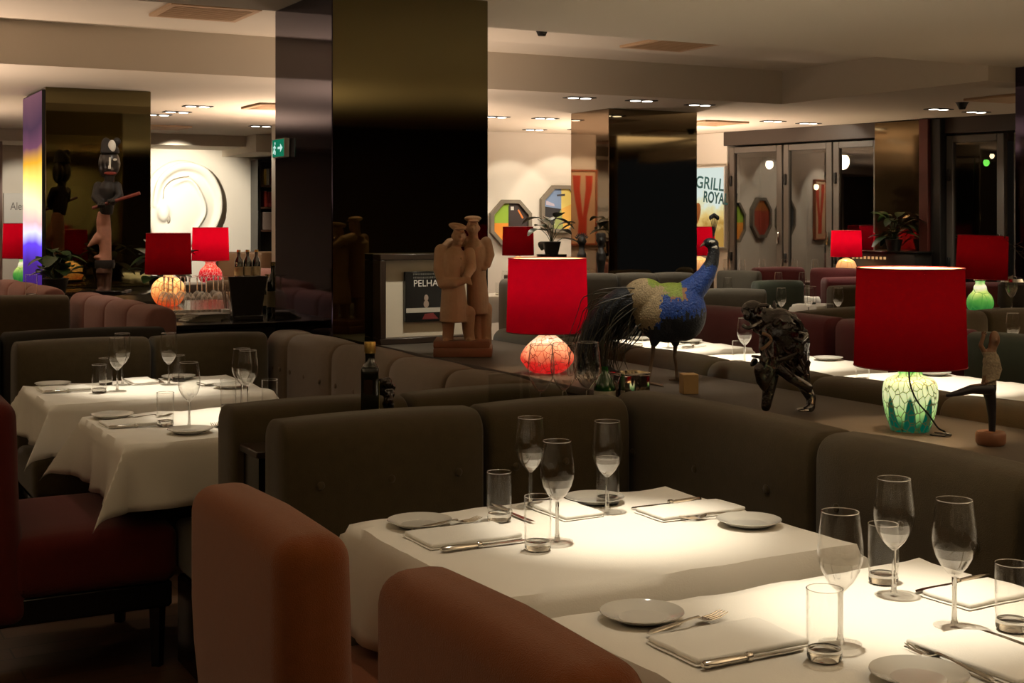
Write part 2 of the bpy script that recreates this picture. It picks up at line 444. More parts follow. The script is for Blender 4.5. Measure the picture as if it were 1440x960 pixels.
# ------------------------------------------------------------------ the room
H1, H2, HN = 2.78, 2.49, 2.6
sbox('floor', (-3, -3, -0.1), (14, 19, 0), M['floor'])
sbox('ceiling', (-3, 7.0, H1), (8.0, 9.3, H1 + 0.1), M['ceil'])                     # the raised bay
sbox('ceiling', (-3, -3, HN), (14, 7.0, H1 + 0.1), M['ceil'])                        # over the front tables, ends in a beam edge at the pillars
sbox('ceiling', (-3, 9.3, H2), (14, 19, H1), M['ceil'])                              # low ceiling beyond; its near face is the fascia
sbox('ceiling', (7.75, 7.0, H2), (14, 9.3, H1), M['ceil'])
sbox('wall_back', (4.66, 13.8, 0), (9.95, 14.0, H2), M['wall'])
sbox('wall_back', (-3, 17.0, 0), (7.5, 17.2, H2), M['wall'])
sbox('trim_2', (-3, 16.0, 2.36), (5.0, 17.0, H2), M['ceil'])
sbox('trim_6', (5.0, 15.6, 2.28), (7.5, 17.0, H2), M['ceil'])                          # bulkhead over the relief wall
sbox('wall_left', (-3.2, -3, 0), (-3, 19, H1), M['dim'])
sbox('wall_rear', (-3, -3.2, 0), (14, -3, H1), M['dim'])
sbox('wall_left', (1.5, 16.2, 0), (2.23, 17.0, 2.36), mat('pinkish_pier', (0.4, 0.29, 0.26), 0.8))

# mirror-clad pillars
def pillar(x0, x1, y0, y1, z1, mf, ml):
    bm = B(); box(bm, ((x0 + x1) / 2, (y0 + y1) / 2, z1 / 2), (x1 - x0, y1 - y0, z1), 0.004, 1)
    o = struct('pillar', bm, [mf, ml])
    for p in o.data.polygons:
        if p.normal.x < -0.7: p.material_index = 1
    return o
pillar(2.35, 3.2, 6.15, 7.0, HN, M['mirror'], M['mirror3'])
pillar(6.65, 7.64, 10.4, 11.07, H2, mat('dark_brown_mirror', (0.24, 0.195, 0.12), 0.04, metal=1.0), M['mirror2'])
pillar(1.79, 2.59, 10.76, 11.67, H2, M['mirror'], M['mirror2'])
pillar(8.03, 8.95, 6.15, 7.0, HN, M['mirror2'], M['mirror3'])

# window wall: a slightly angled run of glazed doors
WX, WY = 9.57, 13.0
WRZ = math.atan2(-0.98, 0.2)
def tpx(r): return (16 * r - 2.2) / (0.643 + 0.766 * r)     # how far along the wall a sight line lands
def wt(px): return tpx((px - 720) / 1900)
def wobj(name, bm, m, parent=None):
    o = obj(name, bm, m, parent)
    if parent is None:
        o.location = (WX, WY, 0); o.rotation_euler = (0, 0, WRZ); o['kind'] = 'structure'
    return o
def wbox(name, t0, t1, z0, z1, m, y0=0.0, y1=0.12, parent=None, bev=0.006):
    bm = B(); box(bm, ((t0 + t1) / 2, (y0 + y1) / 2, (z0 + z1) / 2), (t1 - t0, y1 - y0, z1 - z0), bev, 1)
    return wobj(name, bm, m, parent)
FT = 2.31
wbox('wall_right', wt(1016), 9.5, FT + 0.02, H2, M['dim'], 0.0, 0.25)                  # lintel
wbox('wall_right', -1.2, wt(1020), 0, H2, M['wall'], 0.02, 0.25)
wbox('trim_3', wt(1233), wt(1300), 0, H2 - 0.01, mat('brown_gloss_panel', (0.13, 0.09, 0.045), 0.08, metal=0.9), -0.06, 0.2)
wbox('trim_4', wt(1300), wt(1313), 0, H2 - 0.005, M['redpost'], -0.12, 0.2)
wbox('trim_5', wt(1313), wt(1327), 0, H2 - 0.01, M['black'], -0.08, 0.2)
k = 0
for p0, p1, stiles in ((1022, 1096, 9), (1098, 1166, 8), (1168, 1233, 8), (1327, 1408, 9), (1422, 1500, 9)):
    k += 1
    t0, t1 = wt(p0), wt(p1)
    bm = B(); s = 0.075
    for a, b in ((t0, t0 + s), (t1 - s, t1)): box(bm, ((a + b) / 2, 0.06, FT / 2), (b - a, 0.07, FT), 0.006, 1)
    for a, b in ((0, 0.2), (FT - 0.07, FT)): box(bm, ((t0 + t1) / 2, 0.06, (a + b) / 2), (t1 - t0 - 2 * s, 0.07, b - a), 0.006, 1)
    w = wobj('door_%d' % k, bm, M['frame'])
    wbox('pane', t0 + s, t1 - s, 0.2, FT - 0.07, M['pane'], 0.055, 0.065, w, 0)
    wbox('handle', t1 - s * 0.7, t1 - s * 0.3, 1.2, 1.34, M['chrome'], -0.01, 0.025, w)
    wbox('hinge', t0 + 0.02, t0 + 0.05, 1.86, 1.98, M['black'], 0.0, 0.03, w)
    wbox('hinge', t0 + 0.02, t0 + 0.05, 1.0, 1.1, M['black'], 0.0, 0.03, w)

def wpos(t, y, z):
    c, s = math.cos(WRZ), math.sin(WRZ)
    return (WX + t * c - y * s, WY + t * s + y * c, z)
# night outside: stone paving, facade and lamps across the water
bm = B(); box(bm, (2, 14, -0.06), (40, 26, 0.1)); wobj('exterior_ground', bm, mat('night_paving', (0.05, 0.045, 0.04), 0.8))
bm = B(); box(bm, (0, 16, 4), (46, 0.4, 8)); wobj('exterior_wall', bm, mat('night_stone_wall', (0.14, 0.115, 0.085), 0.9, var=0.2, scale=0.7))
def out_lamp(px, z, d, rad, lab, e=14, col=(1, 0.85, 0.6)):
    r = (px - 720) / 1900; D = d
    x = r * D; s, c = math.sin(R(YAW)), math.cos(R(YAW))
    t = thing('exterior_lamp', lab, 'outdoor lamp', (D * s + x * c, D * c - x * s, z))
    bm = B(); ell(bm, (0, 0, 0), (rad, rad, rad * 1.2)); obj('globe', bm, emit('outdoor_glow', col, e), t)
    bm = B(); lathe(bm, [(rad * 1.4, rad * 0.9), (rad * 0.5, rad * 1.6), (0, rad * 1.7)], 16); obj('hood', bm, M['black'], t)
    bm = B(); tube(bm, [(0, 0, rad * 1.5), (0, 0.25, rad * 2.5), (0, 0.3, -z)], rad * 0.25); obj('post', bm, M['black'], t)
    return t
out_lamp(1185, 2.5, 24, 0.12, 'brightest outdoor lamp, seen through the door right of the double post', 40)
out_lamp(1082, 2.45, 24, 0.07, 'tall pale outdoor light at the right edge of the first glazed door', 22, (1, 0.95, 0.85))
out_lamp(1148, 2.1, 26, 0.05, 'small warm outdoor light seen through the middle glazed door', 20)
out_lamp(1387, 2.4, 22, 0.05, 'green outdoor light behind the window at the far right', 7, (0.2, 1, 0.15))  # reflection in the pane, built as a small lamp outdoors
out_lamp(1395, 2.6, 24, 0.04, 'white outdoor light right above the green one', 14)

# ------------------------------------------------------------------ ceiling fittings
def pxz(px, py, z):
    D = (1.48 - z) * 1900 / (py - 308); x = (px - 720) / 1900 * D
    s, c = math.sin(R(YAW)), math.cos(R(YAW))
    return D * s + x * c, D * c - x * s
dl = None
DL = [(815, 137, 'downlight nearest the raised bay, left of the far mirrored pillar'), (902, 141, 'downlight above the far mirrored pillar'),
      (767, 166, 'downlight between the bay edge and the octagonal paintings'), (815, 182, 'downlight just behind the left corner of the far pillar'),
      (752, 182, 'downlight closest to the wall of octagonal paintings'), (698, 164, 'downlight half hidden by the big mirrored pillar'),
      (984, 147, 'downlight right of the far pillar beside the corner of the bay'), (1087, 170, 'downlight above the first glazed door'),
      (1137, 173, 'downlight that throws an arc on the lintel of the doors'), (1320, 153, 'downlight in front of the oxblood post'),
      (1373, 157, 'downlight near the small black ceiling speaker at right'), (278, 149, 'widest downlight of the left row of three'),
      (249, 157, 'middle downlight of the left row of three'), (222, 161, 'downlight of the left row cut by the left pillar'),
      (367, 177, 'downlight in front of the bookcase')]
for px, py, lab in DL:
    x, y = pxz(px, py, H2)
    if dl is None:
        dl = thing('downlight', lab, 'ceiling light', (x, y, H2), 0, 'twin recessed downlights'); dl.scale = (0.6, 0.6, 0.6)
        bm = B()
        box(bm, (0, 0, -0.006), (0.42, 0.22, 0.012), 0.003, 1); obj('frame', bm, M['black'], dl)
        for q in (-0.1, 0.1):
            bm = B(); lathe(bm, [(0, -0.016), (0.07, -0.016), (0.078, -0.011), (0.078, 0.0)], 20, (q, 0, 0)); obj('lamp', bm, M['down'], dl)
    else: dup(dl, (x, y, H2), 0, lab)
vt = None
for px, py, z, lab in ((288, 15, H1, 'slatted tan air grille in the raised ceiling bay, top left'), (945, 61, H1, 'tan air grille in the raised bay, right of the big pillar'),
                       (225, 178, H2, 'tan air grille on the low ceiling before the white ear relief'), (395, 149, H2, 'tan air grille cut off by the left edge of the big pillar'),
                       (1000, 172, H2, 'tan air grille on the low ceiling right of the far pillar'), (1425, 137, H2, 'tan air grille beside the right-hand pillar')):
    x, y = pxz(px, py, z)
    if vt is None:
        vt = thing('air_grille', lab, 'ceiling vent', (x, y, z), 0, 'tan ceiling grilles')
        bm = B(); box(bm, (0, 0, -0.004), (0.5, 0.5, 0.008)); obj('backing', bm, M['ventdark'], vt)
        bm = B()
        for a in (-0.26, 0.26): box(bm, (0, a, -0.01), (0.56, 0.04, 0.02), 0.003, 1); box(bm, (a, 0, -0.01), (0.04, 0.48, 0.02), 0.003, 1)
        obj('frame', bm, M['vent'], vt)
        bm = B()
        for q in range(11): box(bm, (0, -0.22 + q * 0.044, -0.012), (0.48, 0.02, 0.012))
        obj('slats', bm, M['vent'], vt)
    else: dup(vt, (x, y, z), 0, lab)
for px, py, z, lab in ((762, 38, H1, 'small black ceiling speaker in the raised bay beside the big pillar'), (1353, 144, H2, 'small black ceiling speaker between the two right downlights')):
    x, y = pxz(px, py, z)
    t = thing('ceiling_speaker', lab, 'speaker', (x, y, z)); t.scale = (0.52, 0.52, 0.6)
    bm = B(); lathe(bm, [(0, -0.1), (0.05, -0.1), (0.09, -0.02), (0.11, 0)], 20); obj('housing', bm, M['black'], t)
    bm = B(); ell(bm, (0.0, -0.05, -0.075), (0.02, 0.02, 0.02)); obj('lens', bm, M['darkglass'], t)

# ------------------------------------------------------------------ upholstery
def bench(name, label, p0, p1, top, m, segs, back=0.18, seat=True, depth=0.52, buttons=False, group=None, bm_r=0.06, seat_rng=(0, 1), cat='banquette'):
    """bench whose back has its front line along p0-p1; local -y is the sitting side"""
    p0, p1 = Vector((p0[0], p0[1], 0)), Vector((p1[0], p1[1], 0))
    d = p1 - p0; L = d.length; rz = math.atan2(d.y, d.x)
    t = thing(name, label, cat, p0, rz, group)
    for i, (a, b) in enumerate(zip(segs, segs[1:])):
        xa, xb = a * L, b * L
        bm = B(); cushion(bm, (xa + 0.001, 0, 0.40), (xb - 0.001, back, top), (0.022, bm_r, bm_r), 0.022, 11, (1, -1), 0.008)
        o = obj('back_cushion', bm, m, t)
        if buttons:
            for q in range(3):
                bm = B(); ell(bm, (xa + (xb - xa) * (q + 0.5) / 3, -0.02, top - 0.17), (0.012, 0.006, 0.012), u=12, v=8)
                obj('button', bm, m, o)
        sa, sb = max(a, seat_rng[0]) * L, min(b, seat_rng[1]) * L
        if seat and sb - sa > 0.1:
            bm = B(); cushion(bm, (sa + 0.001, -depth, 0.3), (sb - 0.001, -0.002, 0.47), (0.025, 0.05, 0.05), 0.015, 7, (2, 1))
            obj('seat_cushion', bm, m, t)
    bm = B()
    if seat: box(bm, ((seat_rng[0] + seat_rng[1]) * L / 2, -depth / 2 + 0.03, 0.15), ((seat_rng[1] - seat_rng[0]) * L, depth - 0.1, 0.298), 0.01, 1)
    box(bm, (L / 2, back * 0.5, 0.2), (L, back * 0.9, 0.4), 0.01, 1)
    obj('plinth', bm, M['blackwood'], t)
    return t

YA, XR = 3.52, 2.37
# front booth
bench('banquette', 'olive banquette behind the second white table, its back toward the oil bottle', (1.2, YA), (2.34, YA), 0.92, M['olive'], [0, 0.553, 1], buttons=True, seat_rng=(0, 0.56), group='olive booth banquettes')
bench('banquette', 'long olive banquette along the right of the two front tables, before the green lamp', (XR, YA + 0.18), (XR, 0.95), 0.92, M['olive'], [0, 0.355, 0.6, 0.82, 1], buttons=True, seat_rng=(0.092, 1), group='olive booth banquettes')
# second booth, left
bench('banquette', 'olive banquette with rounded left end just behind the oil bottle', (2.34, 4.06), (1.17, 4.06), 0.92, M['olive'], [0, 0.5, 1], seat_rng=(0.61, 1), group='olive booth banquettes')
bench('banquette', 'taupe banquette in front of the carved wooden statue', (2.16, 6.56), (2.16, 4.09), 0.92, M['taupe'], [0, 0.12, 0.36, 0.62, 0.83, 1], buttons=True, seat_rng=(0.098, 1), group='olive booth banquettes')
bench('banquette', 'olive banquette at the far side of the left pair of tables', (0.93, 6.38), (2.12, 6.38), 0.92, M['olive'], [0, 0.52, 1], seat_rng=(0, 0.59), depth=0.48, group='olive booth banquettes')
# third booth, on a step
bench('banquette', 'near-black banquette back between the left booth and the pink cushions', (1.72, 6.95), (-0.9, 6.95), 0.935, mat('near_black_wool', (0.02, 0.017, 0.012), 0.95), [0, 0.3, 0.65, 1], seat_rng=(0.25, 1), group='olive booth banquettes')
bench('banquette', 'dusty pink banquette stepping down toward the orange glass lamp', (1.6, 8.75), (1.66, 6.98), 1.02, M['pink'], [0, 0.22, 0.5, 0.77, 1], back=0.16, seat_rng=(0.235, 1), group='olive booth banquettes')
bench('banquette', 'olive banquette back left of the larger pink banquette', (-1.0, 8.4), (1.55, 8.4), 1.02, M['olive'], [0, 0.5, 1], seat_rng=(0, 0.79), group='olive booth banquettes')
bench('banquette', 'small pink banquette at the left edge under the glowing panel', (1.36, 10.3), (1.45, 8.79), 1.045, M['pink'], [0, 0.3, 0.65, 1], back=0.14, group='olive booth banquettes')

def easy_chair(label, x, y, w, m, top=0.9, dup_of=None):
    """armless upholstered chair facing +X; origin at the middle of its back's outer face"""
    t = thing('upholstered_chair', label, 'chair', (x, y, 0))
    bm = B(); cushion(bm, (0, -w / 2, 0.2), (0.15, w / 2, top), 0.055, 0.02, 11, (0, 1), 0.0)
    for v in bm.verts:
        if v.co.z < 0.6: v.co.x += (0.6 - v.co.z) * 0.1
        v.co.z -= 0.03 * max(0, v.co.z - 0.6) * abs(v.co.y) / (w / 2)
    obj('backrest', bm, m, t)
    bm = B(); cushion(bm, (0.13, -w / 2, 0.28), (0.66, w / 2, 0.475), 0.05, 0.02, 9, (2, 1)); obj('seat', bm, m, t)
    bm = B(); box(bm, (0.35, 0, 0.245), (0.58, w - 0.04, 0.09), 0.01, 1); obj('seat_frame', bm, M['blackwood'], t)
    for sx in (0.08, 0.6):
        for sy in (-w / 2 + 0.06, w / 2 - 0.06):
            bm = B(); tube(bm, [(sx, sy, 0), (sx, sy, 0.22)], [0.02, 0.028], 4); obj('leg', bm, M['blackwood'], t)
    return t
easy_chair('rust orange upholstered chair before the second table, its back nearest the centre aisle', 0.8, 2.68, 0.64, M['orange'])
easy_chair('rust orange upholstered chair at the nearest table, lower in front', 0.87, 1.79, 0.64, M['orange'], 0.905)
easy_chair('dark red upholstered chair at the left edge with the cloth corner over its seat', 0.505, 4.78, 0.68, M['red'], 0.92)

# ------------------------------------------------------------------ the long ledge between the booths
t = thing('divider_ledge', 'long brown ledge behind the olive banquettes, carrying the lamps, peacock and figures', 'ledge', (0, 0, 0))
bm = B(); box(bm, (2.87, 3.52, 0.855), (0.62, 5.22, 0.03), 0.006, 2); obj('top', bm, M['ledge'], t)
bm = B(); box(bm, (2.87, 3.52, 0.42), (0.58, 5.18, 0.84), 0.006, 1); obj('body', bm, M['brownpanel'], t)
t = thing('back_shelf', 'narrow dark shelf between the two olive banquette backs, under the oil bottle', 'shelf', (0, 0, 0))
bm = B(); box(bm, (1.87, 3.79, 0.81), (1.36, 0.16, 0.02), 0.003, 1); obj('top', bm, M['darkwood'], t)
bm = B(); box(bm, (1.87, 3.79, 0.4), (1.34, 0.14, 0.8)); obj('body', bm, M['blackwood'], t)
LZ, SZ = 0.87, 0.82

# ------------------------------------------------------------------ tables and cloths
def cloth_bm(a, b, o, seed, n=1.0):
    """rectangular cloth draped over a 2a x 2b top with overhang o; corners fall in flared folds"""
    rnd = random.Random(seed)
    ph = [rnd.uniform(0, 6) for _ in range(8)]
    def axis(h):
        v = [-h - o + o * i / 9 for i in range(9)] + [-h + 2 * h * i / 22 for i in range(23)] + [h + o * i / 9 for i in range(1, 10)]
        return v
    U, V = axis(a), axis(b)
    bm = bmesh.new(); g = []
    for u in U:
        row = []
        for v in V:
            ex, ey = max(abs(u) - a, 0), max(abs(v) - b, 0)
            sx, sy = math.copysign(1, u), math.copysign(1, v)
            x, y = max(-a, min(a, u)), max(-b, min(b, v))
            r = math.hypot(ex, ey); z = 0.0
            if r > 0:
                an = math.atan2(ey, ex)
                fold = math.sin(2 * an) ** 1.4 if ex > 0 and ey > 0 else 0.0
                ci = (0 if sx > 0 else 1) + (0 if sy > 0 else 2)
                an2 = an + 0.22 * math.sin(4 * an) * (1 if ci % 2 else -1)
                phi = 0.08 + 0.56 * fold + (0.0 if fold else 0.09 * math.sin(5.5 * (x + y) / 0.4 + ph[ci]) * (r / o) + 0.05 * math.sin(14 * (x + y) / 0.4 + ph[ci + 4]) * (r / o))
                rad = 0.01
                if r < rad * PI / 2: h_, d_ = rad * math.sin(r / rad), rad * (1 - math.cos(r / rad))
                else: h_, d_ = rad + (r - rad * PI / 2) * math.sin(phi), rad + (r - rad * PI / 2) * math.cos(phi)
                if ex > 0 and ey > 0: dx, dy = sx * math.cos(an2), sy * math.sin(an2)
                elif ex > 0: dx, dy = sx, 0
                else: dx, dy = 0, sy
                x += dx * h_; y += dy * h_; z = -d_
            else:
                z = 0.0012 * noise.noise(Vector((u * 5 + seed, v * 5, 0)))
                e = min(a - abs(u), b - abs(v))
                if e < 0.14: z += (0.006 * noise.noise(Vector((u * 9 + seed, v * 9, 3))) + 0.004 * max(0, noise.noise(Vector((u * 17 + seed, v * 17, 9))))) * (1 - e / 0.14)
            row.append(bm.verts.new((x, y, z)))
        g.append(row)
    for i in range(len(U) - 1):
        for j in range(len(V) - 1):
            bm.faces.new((g[i][j], g[i + 1][j], g[i + 1][j + 1], g[i][j + 1]))
    return bm
def table(label, clabel, x0, x1, y0, y1, o, seed, group=None):
    cx, cy = (x0 + x1) / 2, (y0 + y1) / 2; a, b = (x1 - x0) / 2 - 0.012, (y1 - y0) / 2 - 0.012
    t = thing('dining_table', label, 'table', (cx, cy, 0), 0, 'rectangular dining tables')
    bm = B(); box(bm, (0, 0, 0.73), (2 * a - 0.01, 2 * b - 0.01, 0.032), 0.006, 1); obj('tabletop', bm, M['darkwood'], t)
    bm = B(); tube(bm, [(0, 0, 0.03), (0, 0, 0.714)], 0.035, 16); obj('pedestal', bm, M['blackwood'], t)
    bm = B(); lathe(bm, [(0, 0), (0.085, 0), (0.085, 0.012), (0.05, 0.035), (0, 0.035)], 32); obj('foot', bm, M['blackwood'], t)
    bm = cloth_bm(a, b, o, seed)
    cl = obj('tablecloth', bm, M['linen'], None, (cx, cy, 0.7505), 0, 60)
    s = cl.modifiers.new('hem', 'SOLIDIFY'); s.thickness = 0.0018; s.offset = 1
    tag(cl, clabel, 'tablecloth', 'white tablecloths')
TT = 0.7535
table('nearest dining table, under the white cloth at the lower right', 'white cloth on the nearest table at the lower right', 1.22, 2.155, 1.36, 2.135, 0.24, 1)
table('dining table second from the front, under a white cloth', 'white cloth on the table between the two rust orange chairs and the olive corner', 1.19, 2.13, 2.275, 3.04, 0.24, 5)
table('left dining table nearer the olive banquette back', 'white cloth with one corner hanging in a long point over the dark red seat', 0.97, 1.88, 4.4, 5.13, 0.215, 9)
table('far dining table of the left booth', 'white cloth on the far table of the left booth', 0.925, 1.85, 5.48, 6.2, 0.2, 12)
FX0, FX1 = 3.78, 4.85
for i, (y0, lab) in enumerate(((2.95, 'at the right edge behind the dancer figure'), (3.98, 'right behind the large green lamp'), (5.02, 'behind the dark root figure'), (6.06, 'behind the peacock legs'))):
    table('dining table beyond the ledge, ' + lab, 'white cloth beyond the ledge, ' + lab, FX0, FX1, y0, y0 + 0.8, 0.2, 20 + i)

# ------------------------------------------------------------------ tableware
def make_wine_glass(label, loc):
    t = thing('wine_glass', label, 'wine glass', loc, 0, 'stemmed wine glasses')
    out = [(0.0045, 0.088), (0.012, 0.095), (0.022, 0.106), (0.032, 0.124), (0.0375, 0.142), (0.039, 0.156), (0.0382, 0.172), (0.0355, 0.195), (0.032, 0.2255)]
    bm = B(); lathe(bm, [(0, 0.088)] + out + [(0.0311, 0.2262)] + [(r - 0.0012, z) for r, z in out[::-1][1:-1]] + [(0, 0.094)], 40)
    o = obj('bowl', bm, [M['glass'], M['glasslow']], t)
    for p in o.data.polygons:
        if p.center.z < 0.154: p.material_index = 1
    bm = B(); tube(bm, [(0.0316 * math.cos(a * PI / 20), 0.0316 * math.sin(a * PI / 20), 0.226) for a in range(41)], 0.0008, 5)
    obj('rim', bm, M['glassrim'], t)
    bm = B(); lathe(bm, [(0.0075, 0.003), (0.005, 0.012), (0.0042, 0.03), (0.004, 0.06), (0.0046, 0.088)], 14)
    obj('stem', bm, M['glassthick'], t)
    bm = B(); lathe(bm, [(0, 0), (0.036, 0), (0.0368, 0.0012), (0.034, 0.0022), (0.015, 0.0045), (0, 0.007)], 40)
    obj('foot', bm, M['glassfoot'], t)
    return t
def make_tumbler(label, loc):
    t = thing('water_tumbler', label, 'water glass', loc, 0, 'straight water tumblers')
    bm = B(); lathe(bm, [(0.0292, 0.012), (0.03, 0.05), (0.0302, 0.117), (0.0296, 0.1177), (0.0288, 0.117), (0.0286, 0.05), (0.0275, 0.02)], 40)
    o = obj('wall', bm, [M['glass'], M['glasslow']], t)
    for p in o.data.polygons:
        if p.center.z < 0.03: p.material_index = 1
    bm = B(); tube(bm, [(0.0296 * math.cos(a * PI / 20), 0.0296 * math.sin(a * PI / 20), 0.1175) for a in range(41)], 0.0008, 5)
    obj('rim', bm, M['glassrim'], t)
    bm = B(); lathe(bm, [(0, 0.0005), (0.022, 0.0), (0.0275, 0.002), (0.029, 0.006), (0.029, 0.0115), (0.0272, 0.0195), (0.02, 0.017), (0, 0.016)], 40)
    obj('base', bm, M['glassthick'], t)
    return t
def make_plate(label, loc):
    t = thing('side_plate', label, 'plate', loc, 0, 'white side plates')
    bm = B(); lathe(bm, [(0, 0.004), (0.045, 0.004), (0.052, 0.007), (0.072, 0.0135), (0.0765, 0.016), (0.077, 0.0148), (0.06, 0.006), (0.046, 0.0), (0, 0.0005)], 48)
    obj('dish', bm, M['porcelain'], t)
    bm = B(); lathe(bm, [(0.0, 0.0048), (0.043, 0.0048), (0.0435, 0.0042), (0, 0.0041)], 48); obj('well', bm, M['porcelain'], t)
    return t
def make_knife(label, loc):
    t = thing('table_knife', label, 'knife', loc, 0, 'table knives')
    bm = B(); tube(bm, [(0, 0, 0.007), (0.006, 0, 0.007), (0.04, 0, 0.007), (0.075, 0, 0.0065), (0.09, 0, 0.006)], [0.005, 0.0085, 0.0085, 0.0075, 0.006], 12, 0.75)
    obj('handle', bm, M['steel'], t)
    bm = B(); lathe(bm, [(0, -0.007), (0.0075, -0.005), (0.0085, 0), (0.0075, 0.005), (0, 0.007)], 14)
    bmesh.ops.rotate(bm, cent=(0, 0, 0), matrix=Matrix.Rotation(PI / 2, 3, 'Y'), verts=bm.verts); bmesh.ops.translate(bm, vec=(0.094, 0, 0.0065), verts=bm.verts)
    obj('bolster', bm, M['steel'], t)
    bm = B()
    top = [(0.098, -0.0055), (0.13, -0.0075), (0.18, -0.009), (0.205, -0.006), (0.215, 0.004), (0.17, 0.005), (0.098, 0.0045)]
    a = [bm.verts.new((x, y, 0.0052)) for x, y in top]; b = [bm.verts.new((x, y, 0.0036)) for x, y in top]
    bm.faces.new(a); bm.faces.new(b[::-1])
    for i in range(len(top)): bm.faces.new((a[i - 1], a[i], b[i], b[i - 1]))
    obj('blade', bm, M['steel'], t)
    return t
def make_fork(label, loc):
    t = thing('table_fork', label, 'fork', loc, 0, 'table forks')
    bm = B(); tube(bm, [(0, 0, 0.005), (0.01, 0, 0.006), (0.06, 0, 0.008), (0.11, 0, 0.011), (0.128, 0, 0.010)], [0.005, 0.0075, 0.006, 0.0035, 0.005], 10, 0.35)
    obj('handle', bm, M['steel'], t)
    bm = B()
    prof = [(0.124, 0.0045, 0.0095), (0.132, 0.0105, 0.006), (0.142, 0.0125, 0.0035), (0.152, 0.0125, 0.0032)]
    for (x0, w0, z0), (x1, w1, z1) in zip(prof, prof[1:]):
        v = [bm.verts.new(p) for p in ((x0, -w0, z0), (x1, -w1, z1), (x1, w1, z1), (x0, w0, z0))]
        w = [bm.verts.new((p.co.x, p.co.y, p.co.z - 0.0016)) for p in v]
        bm.faces.new(v); bm.faces.new(w[::-1])
        for i in range(4): bm.faces.new((v[i - 1], v[i], w[i], w[i - 1]))
    obj('neck', bm, M['steel'], t)
    for q in (-1.5, -0.5, 0.5, 1.5):
        bm = B(); tube(bm, [(0.15, q * 0.0072, 0.0024), (0.172, q * 0.0072, 0.003), (0.195, q * 0.0066, 0.0085)], [0.0021, 0.0019, 0.0009], 6, 0.8)
        obj('tine', bm, M['steel'], t)
    return t
def make_napkin(label, loc, lx, ly, rz, seed, group='folded napkins'):
    bm = B()
    for i, (sh, z0, z1) in enumerate(((-0.004, 0.0, 0.003), (0.0, 0.0024, 0.0115))):
        cushion(bm, (-lx / 2 + sh, -ly / 2 + sh * 0.6, z0), (lx / 2, ly / 2 - sh * 0.4, z1), (0.005, 0.005, 0.0014 if i == 0 else 0.0045), cuts=11)
    for v in bm.verts:
        x, y = v.co.x, v.co.y; u, w = 2 * x / lx, 2 * y / ly
        v.co.x += 0.004 * noise.noise(Vector((y * 14, seed, 0))) * u
        v.co.y += 0.005 * noise.noise(Vector((x * 11, seed, 5))) * w
        v.co.z *= 1 + 0.35 * (1 - u * u) * (1 - w * w) + 0.25 * noise.noise(Vector((x * 24 + seed, y * 24, 1)))
    o = obj('napkin', bm, M['napkin'], None, loc, rz, 60)
    return tag(o, label, 'napkin', group)

PROTO = {}
def put(kind, x, y, label, rz=0.0, z=TT, s=None):
    mk = {'wine': make_wine_glass, 'tumbler': make_tumbler, 'plate': make_plate, 'knife': make_knife, 'fork': make_fork}[kind]
    if kind not in PROTO:
        o = mk(label, (x, y, z)); o.rotation_euler.z = rz
        if s: o.scale = (s, s, s)
        PROTO[kind] = o
        return o
    o = dup(PROTO[kind], (x, y, z), rz, label, None, s)
    if not s: o.scale = (1, 1, 1)
    return o
def lay(kind, x0, y0, x1, y1, label, z=TT):
    """cutlery from its handle end towards its tip"""
    return put(kind, x0, y0, label, math.atan2(y1 - y0, x1 - x0), z)

NEAR, SECOND, LNEAR, LFAR = 'nearest table', 'second table', 'left table with the hanging cloth corner', 'far left table'
# nearest table
put('wine', 1.598, 1.765, 'wine glass on the nearest table, right beside and behind a tumbler at its left')
put('wine', 1.893, 1.941, 'tallest-standing wine glass on the nearest table, a tumbler directly behind it')
put('wine', 1.845, 1.743, 'wine glass on the nearest table between the two other tumblers, in front of a knife')
put('tumbler', 1.517, 1.713, 'tumbler in the front of the nearest table, beside the foot of a wine glass')
put('tumbler', 1.942, 2.02, 'tumbler on the nearest table seen through the back wine glass')
put('tumbler', 1.92, 1.679, 'tumbler at the right edge of the photo on the nearest table')
put('plate', 1.379, 2.045, 'side plate near the left corner of the nearest table')
put('plate', 1.579, 1.565, 'side plate cut by the bottom edge on the nearest table')
make_napkin('folded napkin left of the front tumbler on the nearest table', (1.428, 1.855, TT), 0.235, 0.145, 0.0, 1)
lay('fork', 1.325, 1.945, 1.52, 1.983, 'fork beside the left corner plate of the nearest table, resting at the napkin', TT + 0.004)
lay('knife', 1.31, 1.769, 1.6, 1.769, 'knife along the front of the left napkin, nearest table')
make_napkin('folded napkin at the lower right corner between fork and knife', (1.765, 1.585, TT), 0.15, 0.24, 0.0, 2)
lay('fork', 1.672, 1.5, 1.688, 1.7, 'fork with tines up beside the bottom-edge plate')
lay('knife', 1.858, 1.48, 1.858, 1.69, 'knife at the lower right edge with its blade tip toward the wine glass')
make_napkin('folded napkin toward the olive bench on the nearest table', (2.035, 1.86, TT), 0.19, 0.115, 0.05, 3)
lay('knife', 2.15, 1.94, 1.93, 1.93, 'dark-looking knife pointing at the back wine glass of the nearest table')
